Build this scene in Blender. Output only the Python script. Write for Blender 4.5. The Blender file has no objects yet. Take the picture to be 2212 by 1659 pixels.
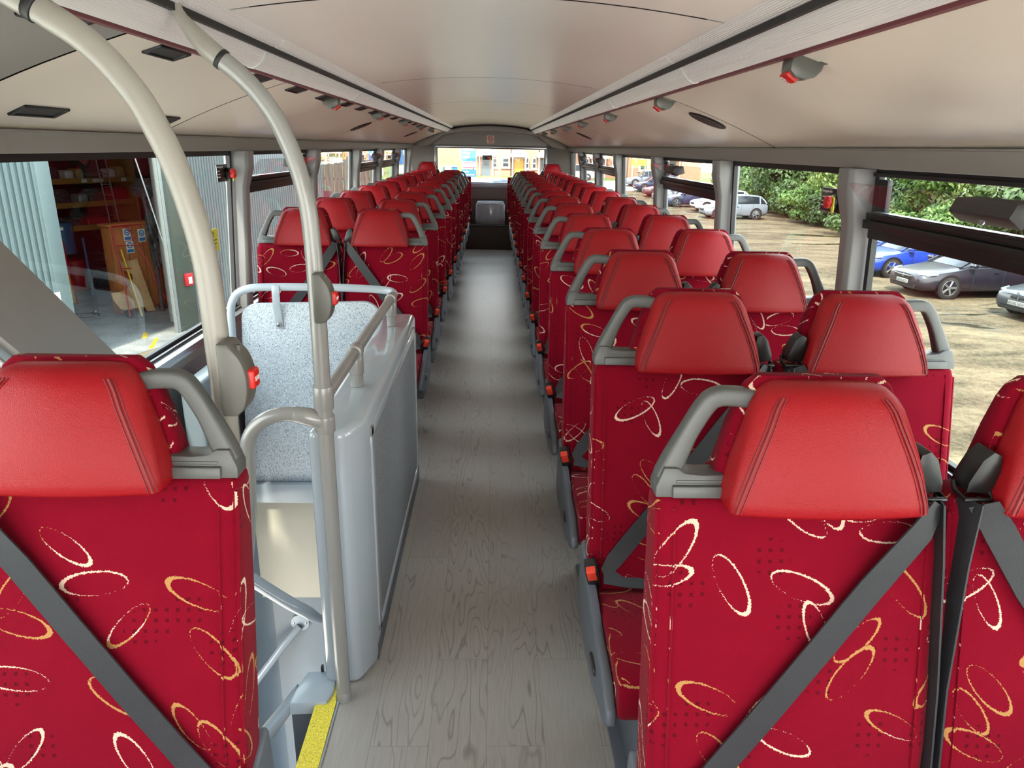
import bpy, bmesh, math, random
from mathutils import Vector, Matrix
SC = bpy.context.scene
COL = SC.collection
R = math.radians
rnd = random.Random(7)
# ---------------------------------------------------------------- camera
TH, YAW, ROLL, EYE = .3214, .0316, .021, 1.49
_f = Vector((math.sin(YAW)*math.cos(TH), math.cos(YAW)*math.cos(TH), -math.sin(TH)))
_r = Vector((math.cos(YAW), -math.sin(YAW), 0)); _u = _r.cross(_f)
_c, _s = math.cos(ROLL), math.sin(ROLL)
_r, _u = _c*_r+_s*_u, -_s*_r+_c*_u
cam = bpy.data.objects.new('camera', bpy.data.cameras.new('camera')); COL.objects.link(cam)
cam.matrix_world = Matrix(((_r.x, _u.x, -_f.x, 0), (_r.y, _u.y, -_f.y, 0), (_r.z, _u.z, -_f.z, EYE), (0, 0, 0, 1)))
cam.data.sensor_width = 36; cam.data.lens = 1534/2212*36
cam.data.clip_start = .05; cam.data.clip_end = 400
SC.camera = cam
# ---------------------------------------------------------------- light
SKY, SUN, LAMP, EXPO = 7.0, 14.0, .12, 0.46
W = bpy.data.worlds.new('sky'); SC.world = W; W.use_nodes = True
nt = W.node_tree; bg = nt.nodes['Background']
tc = nt.nodes.new('ShaderNodeTexCoord'); sp = nt.nodes.new('ShaderNodeSeparateXYZ'); cr = nt.nodes.new('ShaderNodeValToRGB')
nt.links.new(tc.outputs['Generated'], sp.inputs[0]); nt.links.new(sp.outputs['Z'], cr.inputs[0]); nt.links.new(cr.outputs[0], bg.inputs[0])
cr.color_ramp.elements[0].position = .0; cr.color_ramp.elements[0].color = (1.0, .97, .92, 1)
cr.color_ramp.elements[1].position = .75; cr.color_ramp.elements[1].color = (.72, .85, 1.0, 1)
bg.inputs[1].default_value = SKY
sun = bpy.data.objects.new('sun', bpy.data.lights.new('sun', 'SUN')); COL.objects.link(sun)
sun.data.energy = SUN; sun.data.angle = R(3.5); sun.data.color = (1, .93, .82)
sun.rotation_euler = Vector((.13, .55, -.82)).to_track_quat('-Z', 'Y').to_euler(); sun.location = (0, 0, 30)
SC.view_settings.view_transform = 'Standard'; SC.view_settings.look = 'None'
SC.view_settings.gamma = 1; SC.view_settings.exposure = EXPO; SC.view_settings.use_curve_mapping = False
cy = SC.cycles
cy.max_bounces = 10; cy.diffuse_bounces = 6; cy.glossy_bounces = 4; cy.transmission_bounces = 6; cy.transparent_max_bounces = 24
cy.use_denoising = True; cy.sample_clamp_indirect = 6; cy.caustics_reflective = False; cy.caustics_refractive = False
# ---------------------------------------------------------------- mesh helpers
class B:
    def __init__(s): s.bm = bmesh.new(); s.mi = 0
    def V(s, p): return s.bm.verts.new(p)
    def F(s, vs):
        try: f = s.bm.faces.new(vs)
        except ValueError: return None
        f.material_index = s.mi; return f
    def m(s, i): s.mi = i; return s
    def box(s, x0, x1, y0, y1, z0, z1):
        v = [s.V((x, y, z)) for z in (z0, z1) for y in (y0, y1) for x in (x0, x1)]
        for q in ((0, 2, 3, 1), (4, 5, 7, 6), (0, 1, 5, 4), (2, 6, 7, 3), (0, 4, 6, 2), (1, 3, 7, 5)): s.F([v[i] for i in q])
        return s
    def loft(s, rings, closed=True, caps=True):
        rs = [[s.V(p) for p in r] for r in rings]; n = len(rs[0])
        for a, b in zip(rs, rs[1:]):
            for i in range(n if closed else n-1):
                j = (i+1) % n; s.F((a[i], a[j], b[j], b[i]))
        if caps and closed: s.F(rs[0][::-1]); s.F(rs[-1])
        return s
    def prism(s, pts, ax, a, b):
        def P(u, v, w): return {'x': (w, u, v), 'y': (u, w, v), 'z': (u, v, w)}[ax]
        s.loft([[P(u, v, a) for u, v in pts], [P(u, v, b) for u, v in pts]]); return s
    def tube(s, pts, r, n=12, caps=True, sq=None):
        pts = [Vector(p) for p in pts]; k = len(pts); rings = []; up = None
        for i, p in enumerate(pts):
            t = (pts[min(i+1, k-1)]-pts[max(i-1, 0)]).normalized()
            if up is None: up = Vector((0, 0, 1)) if abs(t.z) < .9 else Vector((0, 1, 0))
            a = (up-t*up.dot(t)).normalized(); up = a; b = t.cross(a); q = r[i] if isinstance(r, (list, tuple)) else r
            ring = []
            for j in range(n):
                w = 2*math.pi*j/n; c, d = math.cos(w), math.sin(w)
                if sq:
                    e = .45; c = math.copysign(abs(c)**e, c)*sq[0]; d = math.copysign(abs(d)**e, d)*sq[1]
                ring.append(p+a*(q*c)+b*(q*d))
            rings.append(ring)
        s.loft(rings, True, caps); return s
    def strap(s, pts, wid, th=.0016):
        rings = []; k = len(pts); pts = [Vector(p) for p in pts]
        for i, p in enumerate(pts):
            w = Vector(wid[i] if isinstance(wid, list) else wid); t = (pts[min(i+1, k-1)]-pts[max(i-1, 0)]).normalized()
            n = t.cross(w).normalized()*th
            rings.append([p-w/2-n, p+w/2-n, p+w/2+n, p-w/2+n])
        s.loft(rings); return s
    def lathe(s, prof, c, ax='z', n=24, caps=True):
        rings = []
        for r, h in prof:
            ring = []
            for j in range(n):
                w = 2*math.pi*j/n; u, v = r*math.cos(w), r*math.sin(w)
                o = {'z': (u, v, h), 'x': (h, u, v), 'y': (v, h, u)}[ax]; ring.append(Vector(c)+Vector(o))
            rings.append(ring)
        s.loft(rings, True, caps); return s
    def grid(s, fn, nu, nv):
        vs = [[s.V(fn(i/nu, j/nv)) for j in range(nv+1)] for i in range(nu+1)]
        for i in range(nu):
            for j in range(nv): s.F((vs[i][j], vs[i+1][j], vs[i+1][j+1], vs[i][j+1]))
        return s
    def xf(s, M): s.bm.transform(M); return s
    def warp(s, fn):
        for v in s.bm.verts: v.co = fn(v.co)
        return s
    def done(s, name, mat, parent=None, bev=0, seg=2, ang=35, mir=False, uv=False, at=None):
        bm = s.bm
        if mir: bmesh.ops.scale(bm, vec=(-1, 1, 1), verts=bm.verts)
        bmesh.ops.recalc_face_normals(bm, faces=bm.faces)
        if bev:
            es = [e for e in bm.edges if len(e.link_faces) == 2 and e.calc_face_angle(0) > .5]
            bmesh.ops.bevel(bm, geom=es, offset=bev, segments=seg, profile=.5, affect='EDGES', clamp_overlap=True)
        if uv:
            L = bm.loops.layers.uv.new('uv')
            for f in bm.faces:
                n = f.normal; a = max(range(3), key=lambda i: abs(n[i])*(1.25, 1.5, 1)[i])
                for l in f.loops:
                    c = l.vert.co; l[L].uv = ((c.y+.31, c.z), (c.x, c.z), (c.x, c.y+.17))[a]
        me = bpy.data.meshes.new(name); bm.to_mesh(me); bm.free()
        for mm in (mat if isinstance(mat, (list, tuple)) else [mat]): me.materials.append(mm)
        for p in me.polygons: p.use_smooth = True
        me.set_sharp_from_angle(angle=R(ang))
        o = bpy.data.objects.new(name, me); COL.objects.link(o)
        if parent: o.parent = parent
        if at: o.location = at
        return o
def tag(o, label, cat, group=None):
    o['label'] = label; o['category'] = cat
    if group: o['group'] = group
    return o
def stru(o): o['kind'] = 'structure'; return o
def thing(name, label, cat, loc=(0, 0, 0), rz=0, group=None):
    o = bpy.data.objects.new(name, None); COL.objects.link(o); o.empty_display_size = .1
    o.location = loc; o.rotation_euler = (0, 0, rz); return tag(o, label, cat, group)
def kids(o): return [c for c in COL.objects if c.parent == o]
TREE = {}
def dup(root, loc, rz=0, label=None, group=None):
    r = root.copy(); COL.objects.link(r); r.location = loc; r.rotation_euler = (0, 0, rz)
    if label: r['label'] = label
    if group: r['group'] = group
    if root not in TREE: TREE[root] = [(c, kids(c)) for c in kids(root)]
    for c, g in TREE[root]:
        d = c.copy(); COL.objects.link(d); d.parent = r
        for q in g: e = q.copy(); COL.objects.link(e); e.parent = d
    return r
def rrect(xl, xr, yf, yb, r, z, n=4):
    r = min(r, (xr-xl)/2-.001, abs(yb-yf)/2-.001); out = []
    for cx, cy_, a0 in ((xr-r, yb-r, 0), (xl+r, yb-r, 90), (xl+r, yf+r, 180), (xr-r, yf+r, 270)):
        for i in range(n+1):
            a = R(a0+90*i/n); out.append((cx+r*math.cos(a), cy_+r*math.sin(a), z))
    return out
def arc(pts, k=6):
    """Catmull-Rom smoothing of a path"""
    P = [Vector(p) for p in pts]; P = [2*P[0]-P[1]]+P+[2*P[-1]-P[-2]]; out = []
    for i in range(1, len(P)-2):
        a, b, c, d = P[i-1:i+3]
        for j in range(k):
            t = j/k; out.append(.5*((2*b)+(c-a)*t+(2*a-5*b+4*c-d)*t*t+(3*b-a-3*c+d)*t**3))
    out.append(P[-2]); return out
def lettering(txt, size, mat, parent, loc, rot, name='lettering', align='CENTER', depth=.0005, squash=1):
    cu = bpy.data.curves.new('txt', 'FONT'); cu.body = txt; cu.size = size; cu.align_x = align; cu.align_y = 'CENTER'; cu.extrude = depth
    t = bpy.data.objects.new('txt', cu); COL.objects.link(t)
    dg = bpy.context.evaluated_depsgraph_get(); dg.update()
    me = bpy.data.meshes.new_from_object(t.evaluated_get(dg)); me.name = name
    bpy.data.objects.remove(t); bpy.data.curves.remove(cu)
    me.materials.clear(); me.materials.append(mat)
    o = bpy.data.objects.new(name, me); COL.objects.link(o); o.parent = parent
    o.location = loc; o.rotation_euler = rot; o.scale = (squash, 1, 1); return o
# ---------------------------------------------------------------- materials
def lin(h):
    h = h.lstrip('#'); c = [int(h[i:i+2], 16)/255 for i in (0, 2, 4)]
    return [x/12.92 if x <= .04045 else ((x+.055)/1.055)**2.4 for x in c]+[1]
class N:
    def __init__(s, name):
        s.mat = bpy.data.materials.new(name); s.mat.use_nodes = True; s.t = s.mat.node_tree
        s.b = s.t.nodes['Principled BSDF']; s.out = s.t.nodes['Material Output']
    def n(s, typ, **kw):
        q = s.t.nodes.new('ShaderNode'+typ)
        for k, v in kw.items(): setattr(q, k, v)
        return q
    def l(s, a, b): s.t.links.new(a, b)
    def put(s, sock, v):
        if hasattr(v, 'links'): s.l(v, sock)
        else: sock.default_value = v
    def math(s, op, a, b=0, c=None):
        q = s.n('Math', operation=op); s.put(q.inputs[0], a); s.put(q.inputs[1], b)
        if c is not None: s.put(q.inputs[2], c)
        return q.outputs[0]
    def vec(s, op, a, b=(0, 0, 0)):
        q = s.n('VectorMath', operation=op); s.put(q.inputs[0], a); s.put(q.inputs[1], b); return q.outputs[0]
    def mapr(s, v, a, b, c=0, d=1):
        q = s.n('MapRange'); s.put(q.inputs[0], v)
        for i, x in enumerate((a, b, c, d)): q.inputs[i+1].default_value = x
        return q.outputs[0]
    def mix(s, f, a, b):
        q = s.n('Mix', data_type='RGBA'); s.put(q.inputs[0], f); s.put(q.inputs[6], a); s.put(q.inputs[7], b); return q.outputs[2]
    def noise(s, vec, scale, detail=3, rough=.5, dist=0):
        q = s.n('TexNoise'); s.l(vec, q.inputs['Vector']); q.inputs['Scale'].default_value = scale; q.inputs['Detail'].default_value = detail
        q.inputs['Roughness'].default_value = rough; q.inputs['Distortion'].default_value = dist; return q.outputs[0]
    def obj(s): return s.n('TexCoord').outputs['Object']
    def bump(s, h, st, d=.01):
        q = s.n('Bump'); q.inputs['Strength'].default_value = st; q.inputs['Distance'].default_value = d; s.l(h, q.inputs['Height']); s.l(q.outputs[0], s.b.inputs['Normal'])
    def set(s, **kw):
        nm = dict(col='Base Color', rough='Roughness', metal='Metallic', spec='Specular IOR Level', sheen='Sheen Weight', coat='Coat Weight', coatr='Coat Roughness', emi='Emission Color', est='Emission Strength', sheenr='Sheen Roughness')
        for k, v in kw.items(): s.put(s.b.inputs[nm[k]], v)
        return s
DIM = .80
def plain(name, h, rough=.5, metal=0, var=.06, scale=12, spec=.5, coat=0, bump=0, bscale=200):
    k = N(name); c = [x*(1 if name == 'cream_laminate' else DIM) for x in lin(h)[:3]]+[1]; o = k.obj(); nz = k.noise(o, scale, 3)
    d = [x*(1-var) for x in c[:3]]+[1]; e = [min(1, x*(1+var)) for x in c[:3]]+[1]
    k.set(col=k.mix(nz, d, e), rough=rough, metal=metal, spec=spec, coat=coat)
    if bump: k.bump(k.noise(o, bscale, 2), bump, .002)
    return k.mat
def moquette(name):
    k = N(name); uvn = k.n('UVMap'); uvn.uv_map = 'uv'; oi = k.n('ObjectInfo')
    off = k.n('CombineXYZ'); k.l(k.math('MULTIPLY', oi.outputs['Random'], 7.3), off.inputs[0]); k.l(k.math('MULTIPLY', oi.outputs['Random'], 3.1), off.inputs[1])
    uv0 = k.vec('ADD', uvn.outputs[0], off.outputs[0])
    jit = k.n('TexNoise'); k.l(uv0, jit.inputs['Vector']); jit.inputs['Scale'].default_value = 420; jit.inputs['Detail'].default_value = 1
    jv = k.vec('MULTIPLY', k.vec('SUBTRACT', jit.outputs['Color'], (.5, .5, .5)), (.005, .005, 0))
    uv = k.vec('ADD', uv0, jv)
    def layer(cell, a, b, seed):
        v = k.n('TexVoronoi', voronoi_dimensions='2D'); v.inputs['Scale'].default_value = 1; v.inputs['Randomness'].default_value = .75
        p = k.vec('ADD', k.vec('MULTIPLY', uv, (1/cell, 1/cell, 0)), (seed, seed*1.7, 0)); k.l(p, v.inputs['Vector'])
        d = k.vec('SUBTRACT', p, v.outputs['Position']); cs = k.n('SeparateColor'); k.l(v.outputs['Color'], cs.inputs[0])
        ro = k.n('VectorRotate', rotation_type='Z_AXIS'); k.l(d, ro.inputs[0]); k.l(k.math('MULTIPLY_ADD', cs.outputs[0], 2.4, -1.2), ro.inputs['Angle'])
        e = k.n('SeparateXYZ'); k.l(ro.outputs[0], e.inputs[0])
        x = k.math('DIVIDE', e.outputs[0], a/cell); y = k.math('DIVIDE', e.outputs[1], b/cell)
        rr = k.math('SQRT', k.math('ADD', k.math('MULTIPLY', x, x), k.math('MULTIPLY', y, y)))
        ang = k.math('ARCTAN2', y, x); ph = k.math('MULTIPLY', cs.outputs[1], 6.283)
        wv = k.math('COSINE', k.math('ADD', ang, ph))
        wid = k.mapr(wv, -.95, 1, .012, .088)
        dist = k.math('ABSOLUTE', k.math('SUBTRACT', rr, 1))
        brk = k.noise(uv0, 260, 2); ok = k.math('GREATER_THAN', k.math('ADD', brk, k.mapr(wv, -1, .7, -.07, .22)), .47)
        return k.math('MULTIPLY', k.math('LESS_THAN', dist, wid), ok), cs.outputs[2]
    l1, c1 = layer(.140, .052, .019, 0); l2, c2 = layer(.17, .046, .016, 4.3)
    loops = k.math('MAXIMUM', l1, l2)
    # clusters of small dark squares
    fr = k.vec('FRACTION', k.vec('MULTIPLY', uv, (58, 58, 0))); g = k.n('SeparateXYZ'); k.l(fr, g.inputs[0])
    sq = k.math('MULTIPLY', k.math('LESS_THAN', k.math('ABSOLUTE', k.math('SUBTRACT', g.outputs[0], .5)), .17), k.math('LESS_THAN', k.math('ABSOLUTE', k.math('SUBTRACT', g.outputs[1], .5)), .17))
    v = k.n('TexVoronoi', voronoi_dimensions='2D'); v.inputs['Scale'].default_value = 6.5; k.l(k.vec('ADD', uv0, (2.2, .7, 0)), v.inputs['Vector'])
    dots = k.math('MULTIPLY', sq, k.math('LESS_THAN', v.outputs['Distance'], .2))
    pile = k.noise(uv0, 900, 2); big = k.noise(uv0, 14, 3)
    base = k.mix(k.math('MULTIPLY_ADD', pile, .6, k.math('MULTIPLY', big, .4)), lin('620517'), lin('7f0a20'))
    col = k.mix(k.math('MULTIPLY', dots, .85), base, lin('4a0712'))
    cream = k.mix(k.math('GREATER_THAN', c1, .5), lin('cbb09c'), lin('a67b4a'))
    col = k.mix(loops, col, cream)
    k.set(col=col, rough=.9, spec=.05, sheen=.05, sheenr=.4); k.bump(pile, .5, .002); return k.mat
def leather():
    k = N('red_leather'); o = k.obj(); v = k.n('TexVoronoi', feature='DISTANCE_TO_EDGE'); v.inputs['Scale'].default_value = 330; k.l(o, v.inputs['Vector'])
    k.set(col=k.mix(k.noise(o, 9, 3), lin('850b13'), lin('8f1018')), rough=.45, spec=.25); k.bump(v.outputs[0], .35, .0015); return k.mat
def glass(name, tint, refl=1.0):
    k = N(name); t = k.t; t.nodes.remove(k.b)
    tr = k.n('BsdfTransparent'); tr.inputs[0].default_value = tint; gl = k.n('BsdfGlossy'); gl.inputs['Roughness'].default_value = .0
    fr = k.n('Fresnel'); fr.inputs[0].default_value = 1.42; mx = k.n('MixShader')
    ge = k.n('NewGeometry'); k.l(k.math('MULTIPLY', k.math('MULTIPLY', fr.outputs[0], refl), k.math('SUBTRACT', 1, ge.outputs['Backfacing'])), mx.inputs[0]); k.l(tr.outputs[0], mx.inputs[1]); k.l(gl.outputs[0], mx.inputs[2]); k.l(mx.outputs[0], k.out.inputs[0]); return k.mat
def planks():
    k = N('wood_plank_vinyl'); o = k.obj(); s = k.n('SeparateXYZ'); k.l(o, s.inputs[0])
    br = k.n('TexBrick'); br.offset = .37; sw = k.n('CombineXYZ'); k.l(s.outputs[1], sw.inputs[0]); k.l(s.outputs[0], sw.inputs[1]); k.l(sw.outputs[0], br.inputs['Vector'])
    br.inputs['Color1'].default_value = (0, 0, 0, 1); br.inputs['Color2'].default_value = (1, 1, 1, 1); br.inputs['Mortar'].default_value = (.5, .5, .5, 1)
    br.inputs['Scale'].default_value = 1; br.inputs['Mortar Size'].default_value = .0008; br.inputs['Brick Width'].default_value = .9; br.inputs['Row Height'].default_value = .1525
    bc = k.n('SeparateColor'); k.l(br.outputs['Color'], bc.inputs[0])
    pv = k.n('CombineXYZ'); k.l(k.math('MULTIPLY', s.outputs[0], 1), pv.inputs[0]); k.l(k.math('MULTIPLY', s.outputs[1], .16), pv.inputs[1]); k.l(k.math('MULTIPLY', bc.outputs[0], 5), pv.inputs[2])
    wob = k.noise(pv.outputs[0], 9, 2, .5)
    ring = k.math('FRACT', k.math('MULTIPLY', wob, 16)); ring = k.math('ABSOLUTE', k.math('SUBTRACT', ring, .5))
    line = k.mapr(ring, 0, .13, 1, 0)
    pf = k.n('CombineXYZ'); k.l(k.math('MULTIPLY', s.outputs[0], 1), pf.inputs[0]); k.l(k.math('MULTIPLY', s.outputs[1], .035), pf.inputs[1]); k.l(bc.outputs[0], pf.inputs[2])
    fine = k.noise(pf.outputs[0], 330, 3, .6)
    msk = k.mapr(k.noise(pv.outputs[0], 5, 1), .4, .6, 0, 1)
    c = k.mix(fine, lin('837d77'), lin('a7a19a')); c = k.mix(k.math('MULTIPLY', bc.outputs[0], .22), c, lin('aca69f'))
    c = k.mix(k.math('MULTIPLY', k.math('MULTIPLY', line, msk), .5), c, lin('48433e')); c = k.mix(k.math('MULTIPLY', br.outputs['Fac'], .5), c, lin('4f4a45'))
    k.set(col=c, rough=k.mapr(fine, 0, 1, .27, .42), spec=.55); k.bump(fine, .12, .001); return k.mat
def speckle(name, a, b, c, sc=420, rough=.5):
    k = N(name); o = k.obj(); n1 = k.noise(o, sc, 1); n2 = k.noise(o, sc*.8, 1, dist=.4)
    col = k.mix(k.mapr(n1, .56, .62), lin(a), lin(b)); col = k.mix(k.mapr(n2, .6, .66), col, lin(c)); k.set(col=col, rough=rough); return k.mat
def brushed():
    k = N('satin_ceiling_laminate'); o = k.obj(); mp = k.n('Mapping'); mp.inputs['Scale'].default_value = (1.2, 40, 40); k.l(o, mp.inputs[0])
    s = k.noise(mp.outputs[0], 6, 4, .6); k.set(col=k.mix(s, lin('eae4dc'), lin('f4efe8')), rough=k.mapr(s, .2, .8, .26, .4), metal=.12, spec=.6, coat=.5, coatr=.22); k.bump(s, .06, .002); return k.mat
def ribbed():
    k = N('ribbed_lamp_diffuser'); o = k.obj(); s = k.n('SeparateXYZ'); k.l(o, s.inputs[0])
    w = k.math('SINE', k.math('MULTIPLY', k.math('SUBTRACT', k.math('ABSOLUTE', k.math('ADD', s.outputs[0], .035)), s.outputs[2]), 950)); k.set(col=lin('bdb6b0'), rough=.28, spec=.6, emi=(1, .96, .9, 1), est=LAMP)
    k.bump(w, .5, .002); return k.mat
M = {}
M['moq'] = moquette('red_moquette'); M['leather'] = leather(); M['pipe'] = plain('red_piping', '8f1024', .7)
M['grey'] = plain('grey_plastic', '585a58', .42, bump=.1); M['dgrey'] = plain('dark_grey_plastic', '5b6068', .45)
M['black'] = plain('black_plastic', '151516', .35); M['belt'] = plain('black_webbing', '24262a', .55, bump=.4, bscale=900); M['redbtn'] = plain('red_button', 'd8231c', .35)
M['orange'] = plain('orange_release_button', 'e8402a', .4)
M['cove'] = plain('cream_laminate', 'd3c7b9', .38, var=.03, scale=5); M['trim'] = plain('grey_trim', '8d8782', .5, var=.03); M['pillar'] = plain('pillar_grey', '868484', .45, var=.03)
M['ceil'] = brushed(); M['rib'] = ribbed(); M['floor'] = planks(); M['rubber'] = plain('black_rubber', '0c0b0c', .5); M['dark'] = plain('dark_recess', '1c1817', .6)
M['maroon'] = plain('maroon_edging', '6d2b33', .5)
M['glass'] = glass('window_glass', (.88, .91, .89, 1)); M['clear'] = glass('clear_glass', (.93, .95, .94, 1))
M['speck'] = speckle('speckled_blue_laminate', 'b9c3cb', '78838d', 'dde3e7', 300); M['speckg'] = speckle('speckled_grey_laminate', '777a7e', '5c6066', '8f9397', 300)
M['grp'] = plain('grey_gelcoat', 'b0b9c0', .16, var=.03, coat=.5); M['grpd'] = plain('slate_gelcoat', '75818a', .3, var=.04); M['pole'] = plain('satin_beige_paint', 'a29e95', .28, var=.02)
M['polegrey'] = plain('satin_grey_paint', '9d9c99', .25, var=.02, metal=.15); M['raillight'] = plain('pale_grey_paint', 'b3bec6', .25, var=.02)
M['cream'] = plain('cream_panel', 'c9c3b0', .4, var=.03); M['chrome'] = plain('bright_metal', 'cfd3d6', .15, metal=1, var=.02); M['white'] = plain('white_print', 'f2f2f0', .5, var=.01)
M['yellow'] = speckle('yellow_grit', 'e3cf3c', 'b8a52c', 'efdf6a', 260, .7); M['alu'] = plain('aluminium', 'b9bcc2', .3, metal=.8, var=.03)
M['wenge'] = plain('dark_wood_panel', '4c4038', .5); M['redprint'] = plain('red_print', 'a83a3a', .5); M['pinkpl'] = plain('pale_pink_plate', 'd9b5ab', .5)
M['boxdark'] = plain('bell_push_grey', '5d5c56', .3, var=.05); M['poleb'] = plain('push_box_grey', '5e5d57', .38, var=.03)
# ---------------------------------------------------------------- the bus body
XL, XR, XC = -1.245, 1.175, -.035
YF, YB = -1.35, 11.62
def wx(sd, z): return (XR if sd > 0 else XL)+sd*(1.45-z)*.06
def wallprism(b, sd, y0, y1, z0, z1, t0, t1):
    """slab along a side wall: t0..t1 = distance inward from the wall line"""
    b.loft([[(wx(sd, z)-sd*t, y, z) for t, z in ((t0, z0), (t1, z0), (t1, z1), (t0, z1))] for y in (y0, y1)]); return b
# floor
b = B()
b.box(-.44, 1.26, YF, YB, -.09, 0); b.box(-1.32, -.44, 3.0, YB, -.09, 0); b.box(-1.32, -.44, YF, 1.18, -.09, 0)
stru(b.done('floor', M['floor']))
# ceiling centre panels (one sheet, seams show as dark joints) + cove panels
seams = [-.15, 1.80, 3.8, 5.75, 7.6, 9.5]
b = B(); yy = [YF]+seams+[YB]
def czc(t): return (XC+.575*t, 1.815-.045*t*t)
for a, c in zip(yy, yy[1:]):
    b.grid(lambda u, v: (czc(2*u-1)[0], a+.006+(c-a-.012)*v, czc(2*u-1)[1]), 16, 1)
b.m(1)
for a in seams: b.grid(lambda u, v: (czc(2*u-1)[0], a-.007+.014*v, czc(2*u-1)[1]+.004), 16, 1)
b.m(1); b.box(XC-.7, XC+.7, YF, YB, 1.86, 1.90)
stru(b.done('ceiling', [M['ceil'], M['dark']]))
cs = {1: [-.2, 3.05, 6.4, 9.6], -1: [-.2, 1.62, 2.79, 5.63, 8.7]}
for sd in (1, -1):
    b = B(); w = wx(sd, 1.505); e = XC+sd*.685; yy = [YF]+cs[sd]+[YB]
    def cv(u): return (w+(e-w)*u, 1.505+.20*u+.012*math.sin(math.pi*u))
    for a, c in zip(yy, yy[1:]):
        b.m(3 if sd < 0 and c < 1.7 else 0); b.grid(lambda u, v: (cv(u)[0], a+.005+(c-a-.010)*v, cv(u)[1]), 10, 1)
    b.m(1)
    for a in cs[sd]: b.grid(lambda u, v: (cv(u)[0], a-.007+.014*v, cv(u)[1]+.004), 10, 1)
    b.box(min(w, e), max(w, e), YF, YB, 1.76, 1.78)
    b.m(2); b.prism([(e-.004*sd, 1.690), (e+.011*sd, 1.690), (e+.014*sd, 1.706), (e-.004*sd, 1.708)], 'y', YF, YB)
    o = stru(b.done('ceiling_cove_right' if sd > 0 else 'ceiling_cove_left', [M['cove'], M['dark'], M['maroon'], M['trim']]))
    # dark gap behind the lamps
    b = B(); b.box(min(e, XC+sd*.56), max(e, XC+sd*.56), YF, YB, 1.80, 1.83); b.box(XC+sd*.605-.006, XC+sd*.605+.006, YF, YB, 1.735, 1.80)
    stru(b.done('trim_lamp_channel', M['dark']))
    # top rail of the windows and its bright bead
    b = B(); wallprism(b, sd, YF, YB, 1.450, 1.505, -.02, .035)
    b.m(1); wallprism(b, sd, YF, YB, 1.503, 1.509, .02, .040)
    stru(b.done('trim_window_rail_right' if sd > 0 else 'trim_window_rail_left', [M['trim'], M['white']], bev=.004))
    # lower wall, sill
    b = B(); segs = [(YF, YB, -.09)] if sd > 0 else [(YF, 1.0, -.09), (1.0, 3.0, -.45), (3.0, YB, -.09)]
    for a, c, z0 in segs: wallprism(b, sd, a, c, z0, .665, -.03, .012)
    stru(b.done('wall_right' if sd > 0 else 'wall_left', M['speckg']))
    b = B(); wallprism(b, sd, YF, YB, .655, .690, -.01, .055); b.m(1); wallprism(b, sd, YF, YB, .60, .656, -.0, .028); b.m(2); wallprism(b, sd, YF, YB, .690, .705, -.02, .02)
    stru(b.done('trim_sill_right' if sd > 0 else 'trim_sill_left', [M['alu'], M['trim'], M['rubber']], bev=.004))
    # outer skin under the windows (closes the body)
    b = B(); wallprism(b, sd, YF, YB, 1.45, 1.82, -.03, -.01); stru(b.done('wall_outer_skin_right' if sd > 0 else 'wall_outer_skin_left', M['dark']))
# pillars: tapered posts with a corbel at the top
PIL = {1: [(-.35, -.23), (.87, .98), (2.233, 2.338), (3.595, 3.710), (5.06, 5.165), (6.71, 6.815), (8.115, 8.23), (9.57, 9.675)],
       -1: [(-.35, -.23), (3.562, 3.678), (4.985, 5.10), (6.595, 6.71), (7.93, 8.06), (9.39, 9.52), (10.71, 10.83)]}
for sd in (1, -1):
    for k, (a, c) in enumerate(PIL[sd]):
        b = B(); m = (a+c)/2
        rings = []
        for z, t, q in ((.69, .062, .75), (1.0, .062, .75), (1.28, .062, .78), (1.34, .075, .95), (1.375, .082, 1.0), (1.45, .082, 1.0)):
            h = (c-a)/2*q; w = wx(sd, z)
            rings.append([(w+sd*.03, m+h, z), (w-sd*(t-.012), m+h, z), (w-sd*t, m+h-.02, z), (w-sd*t, m-h+.02, z), (w-sd*(t-.012), m-h, z), (w+sd*.03, m-h, z)])
        b.loft(rings); stru(b.done('trim_pillar', M['pillar'], bev=.004))
# front and rear ends
b = B()
for sd in (1, -1): b.box(min(XC+sd*1.1, XC+sd*1.3), max(XC+sd*1.1, XC+sd*1.3), YF-.04, YF+.05, -.09, 1.85)
b.box(-1.32, 1.26, YF-.04, YF+.03, -.09, .42); b.box(-1.32, 1.26, YF-.04, YF+.03, 1.56, 1.86)
stru(b.done('wall_front', M['trim']))
# staircase back wall is built with the staircase
b = B(); yb = YB; h0, h1 = XC-.86, XC+.86
b.box(-1.36, h0, yb, yb+.06, -.09, 1.9); b.box(h1, 1.3, yb, yb+.06, -.09, 1.9); b.box(h0, h1, yb, yb+.06, -.09, .90); b.box(h0, h1, yb, yb+.06, 1.49, 1.9)
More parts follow.
